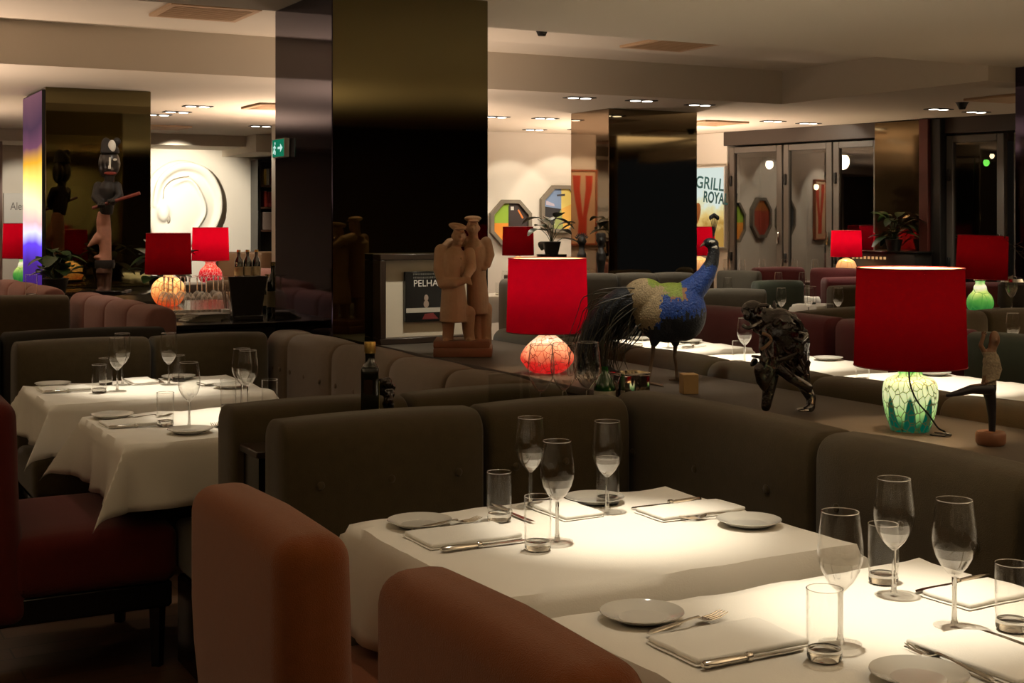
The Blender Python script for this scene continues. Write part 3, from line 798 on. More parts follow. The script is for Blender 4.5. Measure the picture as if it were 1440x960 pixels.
# second table
put('wine', 1.668, 2.974, 'wine glass of the second table standing farthest left and back')
put('wine', 1.545, 2.632, 'wine glass of the second table in front, beside the front tumbler')
put('wine', 1.805, 2.83, 'wine glass of the second table standing right, in front of a tumbler')
put('tumbler', 1.527, 2.877, 'tumbler of the second table beside the dark knife handle')
put('tumbler', 1.468, 2.585, 'front tumbler of the second table, at the tip of the long knife')
put('tumbler', 1.861, 2.915, 'tumbler of the second table seen behind the right wine glass')
put('plate', 1.336, 2.92, 'side plate near the left end of the second table')
put('plate', 1.843, 2.95, 'side plate at the back of the second table behind the glasses')
put('plate', 2.027, 2.553, 'side plate at the right corner of the second table')
make_napkin('folded napkin at the left end of the second table', (1.375, 2.765, TT), 0.23, 0.15, 0.0, 4)
lay('fork', 1.295, 2.87, 1.476, 2.9, 'fork between the left plate and the napkin of the second table', TT + 0.001)
lay('knife', 1.268, 2.66, 1.49, 2.66, 'knife along the front of the left napkin, second table')
lay('knife', 1.582, 3.025, 1.585, 2.82, 'dark-handled knife beside the back left tumbler of the second table')
make_napkin('folded napkin at the back of the second table between the glasses', (1.718, 2.89, TT), 0.11, 0.19, 0.0, 5)
lay('fork', 1.79, 2.99, 1.76, 2.8, 'fork in front of the back plate of the second table')
make_napkin('folded napkin at the right end of the second table', (1.99, 2.735, TT), 0.25, 0.125, 0.0, 6)
lay('knife', 2.086, 2.825, 1.86, 2.827, 'knife behind the right napkin of the second table')
lay('fork', 2.1, 2.632, 1.93, 2.665, 'fork between the right napkin and the corner plate of the second table', TT + 0.002)
# left booth, nearer table
put('wine', 1.262, 4.69, 'wine glass standing behind the plate of the left nearer table')
put('wine', 1.576, 5.015, 'front wine glass of the overlapping pair on the left nearer table')
put('wine', 1.575, 5.09, 'back wine glass of the overlapping pair on the left nearer table')
put('tumbler', 1.195, 4.755, 'tumbler left of the front wine glass on the left nearer table')
put('tumbler', 1.64, 4.95, 'tumbler peeking over the rounded end of the olive bench')
put('tumbler', 1.508, 5.045, 'tumbler hidden behind the overlapping pair of wine glasses')
put('plate', 1.231, 4.562, 'side plate at the front edge of the left nearer table')
put('plate', 1.073, 5.04, 'side plate at the left back corner of the left nearer table')
make_napkin('folded napkin behind the plate at the left end of the left nearer table', (1.1, 4.855, TT), 0.2, 0.14, 0, 7)
lay('knife', 1.003, 4.77, 1.2, 4.77, 'knife along the napkin at the left end of the left nearer table')
lay('fork', 1.09, 4.955, 1.27, 4.99, 'fork between napkin and tumbler on the left nearer table')
make_napkin('folded napkin beside the rounded bench end on the left nearer table', (1.425, 4.6, TT), 0.11, 0.24, 0, 8)
lay('fork', 1.338, 4.5, 1.35, 4.7, 'fork standing out beside the front plate of the left nearer table')
# left booth, farther table
put('wine', 1.26, 5.82, 'front wine glass of the left pair on the far left table')
put('wine', 1.325, 6.02, 'back wine glass of the left pair on the far left table')
put('wine', 1.507, 5.935, 'lone wine glass in the middle of the far left table')
put('tumbler', 1.18, 5.795, 'front tumbler at the left of the far left table')
put('tumbler', 1.262, 6.06, 'tumbler behind the left wine glasses on the far left table')
put('tumbler', 1.575, 6.03, 'tumbler behind the lone wine glass of the far left table')
put('plate', 1.05, 6.12, 'side plate at the left end of the far left table')
put('plate', 1.6, 6.125, 'side plate at the back of the far left table')
put('plate', 1.715, 5.7, 'side plate at the right of the far left table')
make_napkin('folded napkin at the left end of the far left table', (1.07, 5.965, TT), 0.2, 0.14, 0, 9)
lay('knife', 0.975, 5.88, 1.18, 5.875, 'knife along the left napkin of the far left table')
make_napkin('folded napkin at the back of the far left table', (1.42, 6.08, TT), 0.11, 0.2, 0, 10)
lay('fork', 1.5, 6.15, 1.49, 5.98, 'fork beside the back napkin of the far left table')
make_napkin('folded napkin at the right of the far left table', (1.71, 5.87, TT), 0.16, 0.12, 0.1, 11)
lay('fork', 1.79, 5.79, 1.62, 5.8, 'fork in front of the right napkin of the far left table')
# tables beyond the ledge
put('wine', 4.42, 6.29, 'wine glass right behind the breast of the peacock'); put('wine', 4.3, 5.45, 'wine glass half hidden behind the root figure')
put('tumbler', 4.22, 5.4, 'tumbler behind the arm of the root figure'); put('tumbler', 4.3, 6.42, 'tumbler between the legs of the peacock')
put('tumbler', 4.12, 6.75, 'tumbler behind the tail of the peacock'); put('tumbler', 4.25, 4.55, 'tumbler left of the large green lamp base')
put('plate', 4.76, 5.35, 'side plate between root figure and large red shade'); put('plate', 4.74, 4.6, 'side plate just right of the large green lamp base')
put('plate', 4.72, 6.5, 'side plate on the far table right of the peacock'); put('plate', 4.55, 6.78, 'side plate behind the peacock tail')
lay('knife', 4.45, 6.2, 4.66, 6.25, 'knife on the table right of the peacock legs'); lay('fork', 4.5, 6.36, 4.69, 6.36, 'fork near the plate right of the peacock')

# ------------------------------------------------------------------ lamps
LG = {
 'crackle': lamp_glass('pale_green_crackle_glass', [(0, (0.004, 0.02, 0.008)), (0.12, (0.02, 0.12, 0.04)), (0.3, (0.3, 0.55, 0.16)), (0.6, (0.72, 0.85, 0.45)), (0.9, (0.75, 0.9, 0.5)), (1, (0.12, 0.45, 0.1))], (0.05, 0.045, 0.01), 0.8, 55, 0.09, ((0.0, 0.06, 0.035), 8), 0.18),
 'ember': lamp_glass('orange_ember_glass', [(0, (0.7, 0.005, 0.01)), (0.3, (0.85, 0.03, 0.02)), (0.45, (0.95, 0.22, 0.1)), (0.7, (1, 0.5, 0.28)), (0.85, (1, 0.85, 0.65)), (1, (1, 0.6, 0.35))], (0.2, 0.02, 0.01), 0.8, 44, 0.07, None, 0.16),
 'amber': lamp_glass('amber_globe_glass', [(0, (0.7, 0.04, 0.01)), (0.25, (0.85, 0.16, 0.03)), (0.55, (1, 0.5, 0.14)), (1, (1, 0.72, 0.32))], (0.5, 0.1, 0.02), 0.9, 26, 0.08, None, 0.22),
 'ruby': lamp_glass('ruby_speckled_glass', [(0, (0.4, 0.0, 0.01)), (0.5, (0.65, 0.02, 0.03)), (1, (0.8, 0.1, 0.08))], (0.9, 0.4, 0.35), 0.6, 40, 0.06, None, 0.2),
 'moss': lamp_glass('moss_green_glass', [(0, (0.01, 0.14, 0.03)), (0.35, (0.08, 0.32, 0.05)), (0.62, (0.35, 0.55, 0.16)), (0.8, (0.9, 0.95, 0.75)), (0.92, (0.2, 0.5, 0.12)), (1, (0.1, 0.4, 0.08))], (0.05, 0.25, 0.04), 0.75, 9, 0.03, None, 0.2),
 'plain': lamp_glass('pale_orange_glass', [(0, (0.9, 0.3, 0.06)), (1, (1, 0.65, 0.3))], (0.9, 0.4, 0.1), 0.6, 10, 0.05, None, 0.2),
}
PROFS = {
 'crackle': [(0, 0), (0.056, 0), (0.064, 0.02), (0.074, 0.05), (0.081, 0.095), (0.081, 0.125), (0.074, 0.15), (0.05, 0.164), (0.037, 0.17), (0.036, 0.188), (0, 0.19)],
 'ember': [(0, 0), (0.058, 0), (0.08, 0.014), (0.104, 0.044), (0.109, 0.064), (0.1, 0.086), (0.08, 0.112), (0.05, 0.138), (0.033, 0.151), (0.03, 0.158), (0, 0.16)],
 'amber': [(0, 0), (0.06, 0), (0.09, 0.025), (0.118, 0.075), (0.122, 0.11), (0.11, 0.16), (0.07, 0.2), (0.035, 0.215), (0.033, 0.225), (0, 0.227)],
 'ruby': [(0, 0), (0.08, 0), (0.1, 0.03), (0.105, 0.07), (0.09, 0.115), (0.055, 0.15), (0.045, 0.18), (0.055, 0.19), (0, 0.192)],
 'moss': [(0, 0), (0.06, 0), (0.075, 0.02), (0.082, 0.055), (0.07, 0.095), (0.045, 0.125), (0.037, 0.155), (0.028, 0.17), (0.03, 0.19), (0, 0.192)],
 'plain': [(0, 0), (0.06, 0), (0.1, 0.05), (0.105, 0.1), (0.08, 0.16), (0.03, 0.19), (0, 0.2)],
}
def lamp(label, loc, kind, shade, power, s=1.0, cord=None, r0=0.166, r1=0.158, h=0.295, tilt=0.0, gap=0.006):
    t = thing('table_lamp', label, 'lamp', loc, 0, 'red-shaded table lamps'); t.scale = (s, s, s)
    pr = PROFS[kind]; top = pr[-1][1]
    sp = [(0, 0)] + [(max(p.x, 0.001), p.y) for p in arc([(r, z, 0) for r, z in pr[1:-1]], 5)] + [pr[-1]]
    bm = B(); lathe(bm, sp, 48); obj('glass_base', bm, LG[kind], t, ang=60)
    bm = B(); lathe(bm, [(0, top - 0.002), (pr[-2][0] * 1.25, top - 0.002), (pr[-2][0] * 1.3, top + 0.004), (0.014, top + 0.01), (0.012, top + 0.05), (0, top + 0.052)], 24); obj('collar', bm, M['chrome'], t)
    z0 = top + gap
    bm = B(); lathe(bm, [(r0 + (r1 - r0) * i / 6, z0 + h * i / 6) for i in range(7)], 56)
    sh = obj('lamp_shade', bm, shade, t)
    if sh.data.polygons[0].normal.dot(sh.data.polygons[0].center - Vector((0, 0, sh.data.polygons[0].center.z))) < 0: sh.data.flip_normals()
    if tilt: sh.rotation_euler = (0, tilt, 0)
    for rr, zz in ((r1, z0 + h), (r0, z0)):
        bm = B(); tube(bm, [(rr * math.cos(a * PI / 24), rr * math.sin(a * PI / 24), zz) for a in range(49)], 0.002, 5)
        obj('shade_trim', bm, M['binding'], sh)
    bm = B()
    for a in range(3): tube(bm, [(0, 0, z0 + h - 0.04), (r1 * math.cos(a * 2.094), r1 * math.sin(a * 2.094), z0 + h - 0.012)], 0.0014, 5)
    tube(bm, [(0, 0, top + 0.03), (0, 0, z0 + h - 0.03)], 0.004, 6); obj('harp', bm, M['chrome'], t)
    bm = B(); ell(bm, (0, 0, z0 + h * 0.45), (0.026, 0.026, 0.034)); ob = obj('bulb', bm, emit('bulb_glow', (1, 0.8, 0.55), 2.0), t)
    if cord:
        bm = B(); tube(bm, cord, 0.0028, 6); obj('cord', bm, M['cord'], t)
    l = bpy.data.lights.new('lamp_light', 'POINT'); l.energy = power; l.color = (1, 0.72, 0.42); l.shadow_soft_size = 0.02
    lo = bpy.data.objects.new('lamp_light', l); C.objects.link(lo); lo.parent = t; lo.location = (0, 0, z0 + h * 0.75)
    return t
vr = Vector((math.cos(R(YAW)), -math.sin(R(YAW)), 0)); vf = Vector((math.sin(R(YAW)), math.cos(R(YAW)), 0))
def cam_pts(pts): return [vr * x + vf * y + Vector((0, 0, z)) for x, y, z in pts]
cord = arc(cam_pts([(-0.03, -0.09, 0.2), (-0.025, -0.085, 0.15), (-0.005, -0.088, 0.1), (0.03, -0.082, 0.06), (0.06, -0.075, 0.02), (0.085, -0.06, 0.006), (0.07, -0.1, 0.004), (0.03, -0.1, 0.004), (0.06, -0.13, 0.004), (0.09, -0.1, 0.004), (0.05, -0.075, 0.006)]))
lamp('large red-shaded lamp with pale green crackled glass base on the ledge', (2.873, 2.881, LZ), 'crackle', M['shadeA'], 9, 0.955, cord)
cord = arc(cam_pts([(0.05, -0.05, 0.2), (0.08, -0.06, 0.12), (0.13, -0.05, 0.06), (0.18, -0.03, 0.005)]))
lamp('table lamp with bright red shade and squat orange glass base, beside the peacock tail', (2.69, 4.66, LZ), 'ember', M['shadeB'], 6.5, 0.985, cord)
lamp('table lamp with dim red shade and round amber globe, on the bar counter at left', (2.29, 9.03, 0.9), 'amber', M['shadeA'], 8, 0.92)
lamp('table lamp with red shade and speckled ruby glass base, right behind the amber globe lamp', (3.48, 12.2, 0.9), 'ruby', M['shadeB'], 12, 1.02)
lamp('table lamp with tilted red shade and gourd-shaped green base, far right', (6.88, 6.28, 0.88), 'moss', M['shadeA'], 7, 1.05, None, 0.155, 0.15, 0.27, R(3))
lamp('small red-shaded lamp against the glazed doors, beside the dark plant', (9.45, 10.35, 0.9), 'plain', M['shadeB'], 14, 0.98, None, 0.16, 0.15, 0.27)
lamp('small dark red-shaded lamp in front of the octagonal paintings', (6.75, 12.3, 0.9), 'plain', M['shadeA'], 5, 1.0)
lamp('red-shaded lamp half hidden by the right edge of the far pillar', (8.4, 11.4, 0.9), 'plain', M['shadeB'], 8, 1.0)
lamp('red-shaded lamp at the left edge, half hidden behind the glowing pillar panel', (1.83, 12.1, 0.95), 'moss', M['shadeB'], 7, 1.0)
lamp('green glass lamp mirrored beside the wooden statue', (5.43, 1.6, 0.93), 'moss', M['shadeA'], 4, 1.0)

# ------------------------------------------------------------------ things on the ledge
def plane_root(name, label, cat, loc, extra=0.0):
    return thing(name, label, cat, loc, -R(YAW) + extra)

# carved wooden statue of two men in caps
k = 0.00316
t = plane_root('wooden_statue', 'carved wooden statue of two men in flat caps and long coats beside the big pillar', 'statue', (2.70, 5.43, LZ))
bm = B(); box(bm, (0.0, 0.02, 0.02), (0.26, 0.24, 0.04), 0.006, 2); box(bm, (-0.005, 0.02, 0.055), (0.25, 0.22, 0.032), 0.006, 2); obj('plinth', bm, M['oakbase'], t)
def pq(px, py, y=0.0): return ((px - 650) * k, y, (500 - py) * k)
# front man
bm = B()
for x0, x1 in ((629, 628), (657, 660)):
    limb(bm, [pq(x0, 440, -0.02), pq(x0, 465, -0.02), pq(x1, 480, -0.025)], [0.034, 0.026, 0.024])
    limb(bm, [pq(x1, 479, -0.02), pq(x1 - 2, 479, -0.06)], [0.02, 0.016])
tube(bm, [pq(637, 452, -0.02), pq(637, 430, -0.02), pq(636, 400, -0.02), pq(637, 370, -0.02), pq(638, 357, -0.02), pq(640, 347, -0.02)], [0.084, 0.078, 0.066, 0.07, 0.066, 0.032], 20, 0.78)
limb(bm, [pq(640, 348, -0.02), pq(642, 338, -0.024)], [0.022, 0.02])
ell(bm, pq(644, 330, -0.034), (0.029, 0.035, 0.042))
ell(bm, pq(647, 331, -0.068), (0.006, 0.011, 0.009)); ell(bm, pq(646, 336, -0.062), (0.012, 0.008, 0.004)); ell(bm, pq(646, 326, -0.064), (0.02, 0.007, 0.004)); ell(bm, pq(646, 341, -0.055), (0.012, 0.012, 0.01))
for x in (635, 653): ell(bm, pq(x, 331, -0.03), (0.006, 0.01, 0.012))
limb(bm, [pq(619, 352, -0.02), pq(617, 378, -0.03), pq(622, 396, -0.06)], [0.032, 0.03, 0.024])
limb(bm, [pq(622, 397, -0.06), pq(640, 396, -0.1), pq(655, 392, -0.095)], [0.026, 0.022, 0.015])
limb(bm, [pq(659, 355, -0.02), pq(662, 375, -0.05), pq(655, 388, -0.09)], [0.026, 0.024, 0.018])
for q in range(4): limb(bm, [pq(653 + q, 386 + q * 3, -0.105), pq(660 + q, 389 + q * 3, -0.108)], [0.006, 0.005])
a = organic('front_man', bm, M['oak'], t, 0.0042, 2)
bm = B(); ell(bm, pq(642, 317, -0.026), (0.042, 0.045, 0.015), Matrix.Rotation(R(10), 3, 'Y')); ell(bm, pq(646, 321, -0.06), (0.028, 0.028, 0.005)); ell(bm, pq(643, 320, -0.03), (0.031, 0.037, 0.008))
organic('cap', bm, M['oak'], a, 0.004, 2)
bm = B()
for q in range(4): ell(bm, pq(648, 362 + q * 12, -0.083 + 0.002 * q), (0.005, 0.004, 0.005), u=10, v=6)
obj('coat_buttons', bm, M['oak'], a)
# rear man
bm = B()
for x in (669, 681):
    limb(bm, [pq(x, 435, 0.05), pq(x, 462, 0.05), pq(x + 1, 482, 0.045)], [0.032, 0.028, 0.026]); limb(bm, [pq(x + 1, 482, 0.05), pq(x + 2, 482, 0.01)], [0.02, 0.018])
tube(bm, [pq(670, 442, 0.05), pq(670, 420, 0.05), pq(668, 390, 0.05), pq(667, 360, 0.05), pq(666, 347, 0.05), pq(664, 337, 0.05)], [0.066, 0.062, 0.056, 0.062, 0.062, 0.03], 20, 0.8)
limb(bm, [pq(664, 335, 0.05), pq(663, 324, 0.045)], [0.022, 0.021])
ell(bm, pq(663, 319, 0.033), (0.028, 0.033, 0.042)); ell(bm, pq(664, 320, 0.0), (0.006, 0.01, 0.009)); ell(bm, pq(664, 325, 0.004), (0.012, 0.008, 0.004)); ell(bm, pq(664, 315, 0.003), (0.02, 0.006, 0.004))
for x in (654, 672): ell(bm, pq(x, 320, 0.035), (0.006, 0.01, 0.012))
limb(bm, [pq(682, 340, 0.05), pq(687, 358, 0.04), pq(684, 372, 0.02)], [0.026, 0.024, 0.017])
limb(bm, [pq(650, 338, 0.05), pq(630, 342, 0.04), pq(618, 352, 0.02)], [0.026, 0.025, 0.02])
for q in range(4): limb(bm, [pq(683 - q * 1.5, 373, 0.015), pq(682 - q * 1.5, 379, 0.0)], [0.006, 0.005])
a = organic('rear_man', bm, M['oak'], t, 0.0042, 2)
bm = B(); ell(bm, pq(663, 306, 0.04), (0.04, 0.042, 0.013)); ell(bm, pq(665, 310, 0.005), (0.026, 0.028, 0.005)); ell(bm, pq(663, 309, 0.036), (0.03, 0.036, 0.008))
organic('cap', bm, M['oak'], a, 0.004, 2)

# peacock
k = 0.00263
t = plane_root('peacock', 'stuffed blue peacock standing on the ledge with its dark train hanging left', 'bird', (2.9, 4.15, LZ))
def pp(px, py, y=0.0): return ((px - 940) * k, y, (540 - py) * k)
blue, dark, saddle, lime, brown, white = (mat('peacock_blue_feather', (0.008, 0.055, 0.3), 0.42, var=0.6, scale=90, bump=0.7, bscale=140), mat('peacock_dark_feather', (0.008, 0.012, 0.02), 0.5, var=0.4, scale=60, bump=0.5, bscale=150),
    mat('barred_back_feather', (0.36, 0.28, 0.16), 0.7, var=0.75, scale=130, bump=0.6, bscale=180), mat('lime_back_feather', (0.22, 0.3, 0.04), 0.5, var=0.5, scale=120, bump=0.5, bscale=180),
    mat('chestnut_shoulder_feather', (0.3, 0.15, 0.08), 0.6, var=0.5, scale=110, bump=0.4), mat('white_face_skin', (0.7, 0.68, 0.62), 0.6))
bm = B()
ell(bm, pp(942, 437), (0.125, 0.095, 0.1), Matrix.Rotation(R(-22), 3, 'Y'), 24, 16)
ell(bm, pp(966, 440, -0.02), (0.085, 0.085, 0.105), None, 24, 16)
ell(bm, pp(912, 420, 0.01), (0.085, 0.075, 0.075), None, 24, 16)
ell(bm, pp(945, 462, 0), (0.1, 0.075, 0.055), None, 24, 16)
tube(bm, [pp(958, 428, -0.015), pp(972, 414, -0.02), pp(987, 400, -0.02), pp(998, 386, -0.018), pp(1006, 370, -0.015), pp(1009, 355, -0.012), pp(1008, 345, -0.012)], [0.07, 0.056, 0.043, 0.034, 0.026, 0.022, 0.02], 20)
ell(bm, pp(1005, 342, -0.012), (0.03, 0.021, 0.02), Matrix.Rotation(R(8), 3, 'Y'))
tube(bm, [pp(930, 455, -0.03), pp(926, 472, -0.03), pp(923, 487, -0.03)], [0.05, 0.028, 0.011], 12); tube(bm, [pp(955, 455, 0.035), pp(956, 474, 0.035), pp(957, 489, 0.035)], [0.05, 0.028, 0.011], 12)
def cls(c):
    x, z = c.x / k + 940, 540 - c.z / k
    n = 6 * noise.noise(Vector((c.x * 40, c.y * 40, c.z * 40))) + 9 * noise.noise(Vector((c.x * 130, c.y * 130, c.z * 60)))
    if z > 462 + n: return 1
    if x < 929 + n + (440 - z) * 0.28 and not (x > 915 and z < 402 + n * 0.4): return 2
    if 908 + n < x < 962 and z < 414 + n * 0.6 + (x - 940) * 0.25: return 3
    if 945 < x < 966 + n * 0.5 and 404 < z < 420 + n * 0.5 and c.y < 0.0: return 4
    if z < 374 + n * 0.7 and x > 994: return 1
    if z > 443 + n * 1.5 + (x - 960) * -0.25 and x > 930: return 1
    return 0
body = organic('body', bm, [blue, dark, saddle, lime, brown], t, 0.0045, 3, cls)
bm = B(); tube(bm, [pp(999, 342, -0.014), pp(994, 343.5, -0.015), pp(989, 347.5, -0.016)], [0.0085, 0.006, 0.0012], 10); obj('beak', bm, mat('horn_beak', (0.16, 0.13, 0.09), 0.4), t)
for s_ in (-1, 1):
    bm = B(); ell(bm, pp(1005.5, 340, -0.012 + s_ * 0.0185), (0.012, 0.004, 0.006)); ell(bm, pp(1009, 348, -0.012 + s_ * 0.0165), (0.012, 0.004, 0.009)); obj('face_patch', bm, white, t)
    bm = B(); ell(bm, pp(1003, 341.5, -0.012 + s_ * 0.0215), (0.0035, 0.002, 0.0035)); obj('eye', bm, M['black'], t)
bm = B()
for q in range(7):
    a_ = R(-8 + q * 3.5); b0 = Vector(pp(1008, 335, -0.012)); tip = b0 + Vector((math.sin(a_) * 0.085, (q - 3) * 0.004, math.cos(a_) * 0.085 * (1 - 0.03 * abs(q - 3))))
    tube(bm, [b0, (b0 + tip) / 2 + Vector((0.002, 0, 0)), tip], 0.0011, 5); ell(bm, tip, (0.006, 0.003, 0.009), u=8, v=6)
obj('crest', bm, dark, t)
for (fx, fy), yy, toe in (((923, 488), -0.03, (915, 540)), ((957, 490), 0.035, (960, 537))):
    bm = B(); ff = Vector(pp(toe[0], 541, yy * 1.3)); ff.z = 0.006
    tube(bm, [pp(fx, fy - 4, yy), pp(fx - 1, (fy + 518) / 2, yy + 0.01), pp(fx - 3 if yy < 0 else fx + 1, 514, yy + 0.008), ff], [0.009, 0.0062, 0.0066, 0.007], 10)
    for ang in (-0.5, 0.0, 0.5): tube(bm, [ff, ff + Vector((0.05 * math.cos(ang) * 0.7, -0.045 + 0.05 * math.sin(ang) * 0.5, -0.001)), ff + Vector((0.07 * math.cos(ang + 0.2) * 0.7, -0.06 + 0.07 * math.sin(ang), -0.003))], [0.0055, 0.0045, 0.002], 7)
    tube(bm, [ff, ff + Vector((-0.03, 0.01, -0.001))], [0.005, 0.002], 7)
    obj('leg', bm, mat('scaly_leg', (0.13, 0.085, 0.05), 0.6, bump=0.4, bscale=200), t)
rnd = random.Random(3)
bm = B()
tube(bm, [pp(842, 500, 0.06), pp(852, 522, 0.07), pp(872, 534, 0.07), pp(893, 537, 0.06)], [0.03, 0.035, 0.03, 0.012], 14, 0.8)
core = [pp(905, 418, 0.02), pp(885, 425, 0.03), pp(862, 440, 0.04), pp(842, 465, 0.05), pp(828, 497, 0.05), pp(822, 530, 0.045)]
tube(bm, core, [0.07, 0.085, 0.085, 0.07, 0.05, 0.02], 16, 0.7)
tail = organic('train', bm, dark, t, 0.006, 3)
bm = B()
for q in range(150):
    o = Vector((rnd.gauss(0, 0.03), rnd.gauss(0, 0.04), rnd.gauss(0, 0.025))); g = rnd.uniform(0.75, 1.25); w = rnd.uniform(-1, 1)
    p = [Vector(pp(908, 418, 0.02)) + o * 0.7, Vector(pp(880, 428 + w * 8, 0.03)) + o, Vector(pp(855, 445 + w * 18, 0.04)) + o * 1.3, Vector(pp(848, 472 + w * 22, 0.05)) + o * 1.4,
         Vector(pp(842 + w * 9, 505 + w * 12, 0.05)) + o * 1.4, Vector(pp(842 + w * 12 + g * 6, 530 + w * 8, 0.045)) + o * 1.4]
    for v in p: v.z = max(v.z, 0.012)
    tube(bm, arc(p, 3), [0.0022 - 0.0013 * i / 15 for i in range(16)], 4)
o_ = obj('train_feathers', bm, mat('train_quill', (0.035, 0.03, 0.016), 0.45, var=0.6, scale=30), t); o_['kind'] = 'stuff'
bm = B()
for q in range(60):
    x = rnd.uniform(850, 905); z = rnd.uniform(455, 480); g = rnd.uniform(0.3, 1)
    p = [Vector(pp(x + 12, z - 24, rnd.uniform(-0.03, 0.07))), Vector(pp(x, z, rnd.uniform(-0.03, 0.07))), Vector(pp(x - 22 * g, z + 22 * g, rnd.uniform(-0.03, 0.08)))]
    tube(bm, arc(p, 3), [0.003 - 0.0022 * i / 6 for i in range(7)], 4)
o_ = obj('under_feathers', bm, dark, t); o_['kind'] = 'stuff'
# small objects by the peacock
bm = B(); box(bm, (0, 0, 0.035), (0.055, 0.055, 0.07), 0.002, 1); tag(obj('wooden_block', bm, M['tanblock'], None, (2.80, 3.86, LZ), -R(20)), 'small tan wooden block standing on the ledge in front of the peacock', 'block')

# dark root figure, bent forward
k = 0.00226
t = plane_root('root_figure', 'glossy dark figure of twisted roots bending forward on the ledge', 'sculpture', (2.8, 3.33, LZ + 0.006))
def rq(px, py, y=0.0): return ((px - 1105) * k, y, (581 - py) * k)
bm = B()
limb(bm, [rq(1082, 520, 0), rq(1078, 545, -0.01), rq(1072, 574, -0.02)], [0.03, 0.022, 0.016])
limb(bm, [rq(1115, 515, 0.02), rq(1128, 545, 0.02), rq(1138, 565, 0.01), rq(1136, 576, 0)], [0.032, 0.022, 0.016, 0.015])
limb(bm, [rq(1136, 577, 0), rq(1126, 577, -0.03)], [0.014, 0.009])
limb(bm, [rq(1085, 515, -0.03), rq(1105, 533, -0.05), rq(1130, 548, -0.02)], [0.022, 0.017, 0.017])
limb(bm, [rq(1128, 510, 0.03), rq(1132, 530, 0.03), rq(1134, 552, 0.03)], [0.02, 0.014, 0.013])
limb(bm, [rq(1110, 510, 0.01), rq(1106, 485, 0.0), rq(1090, 465, -0.01), rq(1070, 455, -0.01)], [0.058, 0.068, 0.064, 0.045])
limb(bm, [rq(1092, 500, -0.01), rq(1086, 480, -0.02)], [0.045, 0.04])
limb(bm, [rq(1070, 452, -0.01), rq(1055, 446, -0.02), rq(1047, 440, -0.02)], [0.034, 0.03, 0.022])
ell(bm, rq(1054, 437, -0.02), (0.034, 0.034, 0.024)); ell(bm, rq(1045, 447, -0.035), (0.014, 0.016, 0.018))
limb(bm, [rq(1070, 470, -0.04), rq(1064, 492, -0.06), rq(1068, 505, -0.07), rq(1060, 520, -0.07)], [0.02, 0.013, 0.014, 0.02])
limb(bm, [rq(1078, 475, -0.03), rq(1078, 500, -0.05), rq(1072, 525, -0.06), rq(1066, 540, -0.06)], [0.022, 0.018, 0.022, 0.018])
limb(bm, [rq(1058, 522, -0.07), rq(1062, 535, -0.065), rq(1066, 545, -0.06)], [0.016, 0.018, 0.012])
rnd = random.Random(11)
for q in range(38):
    a_ = Vector(rq(rnd.uniform(1058, 1122), rnd.uniform(446, 520), rnd.uniform(-0.07, 0.05)))
    b_ = a_ + Vector((rnd.gauss(0, 0.03), rnd.gauss(-0.012, 0.02), rnd.gauss(0.0, 0.03)))
    limb(bm, [a_, (a_ + b_) / 2 + Vector((rnd.gauss(0, 0.008), -0.008, rnd.gauss(0, 0.008))), b_], [rnd.uniform(0.007, 0.014), 0.008, 0.005])
organic('body', bm, M['bronze'], t, 0.0038, 2)
bm = B()
for q in range(12):
    a_ = Vector(rq(rnd.uniform(1055, 1122), rnd.uniform(445, 525), rnd.uniform(-0.075, -0.04)))
    p = [a_]
    for j in range(4): p.append(p[-1] + Vector((rnd.gauss(0, 0.012), rnd.gauss(-0.002, 0.008), rnd.gauss(0.0, 0.014))))
    tube(bm, arc(p, 3), rnd.uniform(0.004, 0.007), 6)
obj('twisted_roots', bm, mat('varnished_twig', (0.025, 0.01, 0.007), 0.2, var=0.5, scale=50, coat=0.6), t)
bm = B(); tube(bm, arc([rq(1062, 470, -0.08), rq(1070, 473, -0.085), rq(1074, 480, -0.08), rq(1066, 488, -0.085), rq(1060, 492, -0.08)], 4), [0.005] * 17, 7); obj('branch_arm', bm, mat('pale_bark', (0.22, 0.13, 0.07), 0.4, var=0.4, scale=40), t)
bm = B(); ell(bm, rq(1122, 578, -0.03), (0.02, 0.02, 0.006)); obj('metal_toe', bm, M['chrome'], t)

# dancing figure with one leg out
k = 0.00193
t = plane_root('dancer_figure', 'small carved dancer with bandaged torso and one leg stretched out, on a round red-brown base', 'sculpture', (2.883, 2.595, LZ))
def dq(px, py, y=0.0): return ((px - 1395) * k, y, (628 - py) * k)
bm = B(); lathe(bm, [(0, 0), (0.034, 0), (0.04, 0.008), (0.04, 0.03), (0.036, 0.036), (0, 0.037)], 28); obj('round_base', bm, M['oakbase'], t)
skin, trou, band = mat('dark_carved_skin', (0.2, 0.1, 0.05), 0.5), mat('black_trousers', (0.012, 0.01, 0.013), 0.5), mat('bandage_weave', (0.3, 0.24, 0.16), 0.8, var=0.6, scale=160, bump=0.6, bscale=180)
bm = B()
limb(bm, [dq(1397, 609, 0), dq(1397, 590, 0), dq(1395, 565, 0), dq(1392, 550, 0)], [0.009, 0.011, 0.015, 0.019])
limb(bm, [dq(1390, 549, -0.01), dq(1365, 549, -0.02), dq(1345, 554, -0.025), dq(1329, 557, -0.03)], [0.017, 0.013, 0.009, 0.005])
limb(bm, [dq(1392, 550, 0), dq(1393, 535, 0), dq(1394, 520, 0)], [0.021, 0.019, 0.02])
limb(bm, [dq(1395, 512, 0), dq(1395, 500, 0)], [0.022, 0.016])
limb(bm, [dq(1389, 504, 0), dq(1379, 488, -0.01), dq(1383, 475, -0.012)], [0.008, 0.0065, 0.005])
limb(bm, [dq(1402, 505, 0), dq(1405, 522, -0.01), dq(1400, 533, -0.02), dq(1384, 539, -0.025)], [0.009, 0.008, 0.007, 0.005])
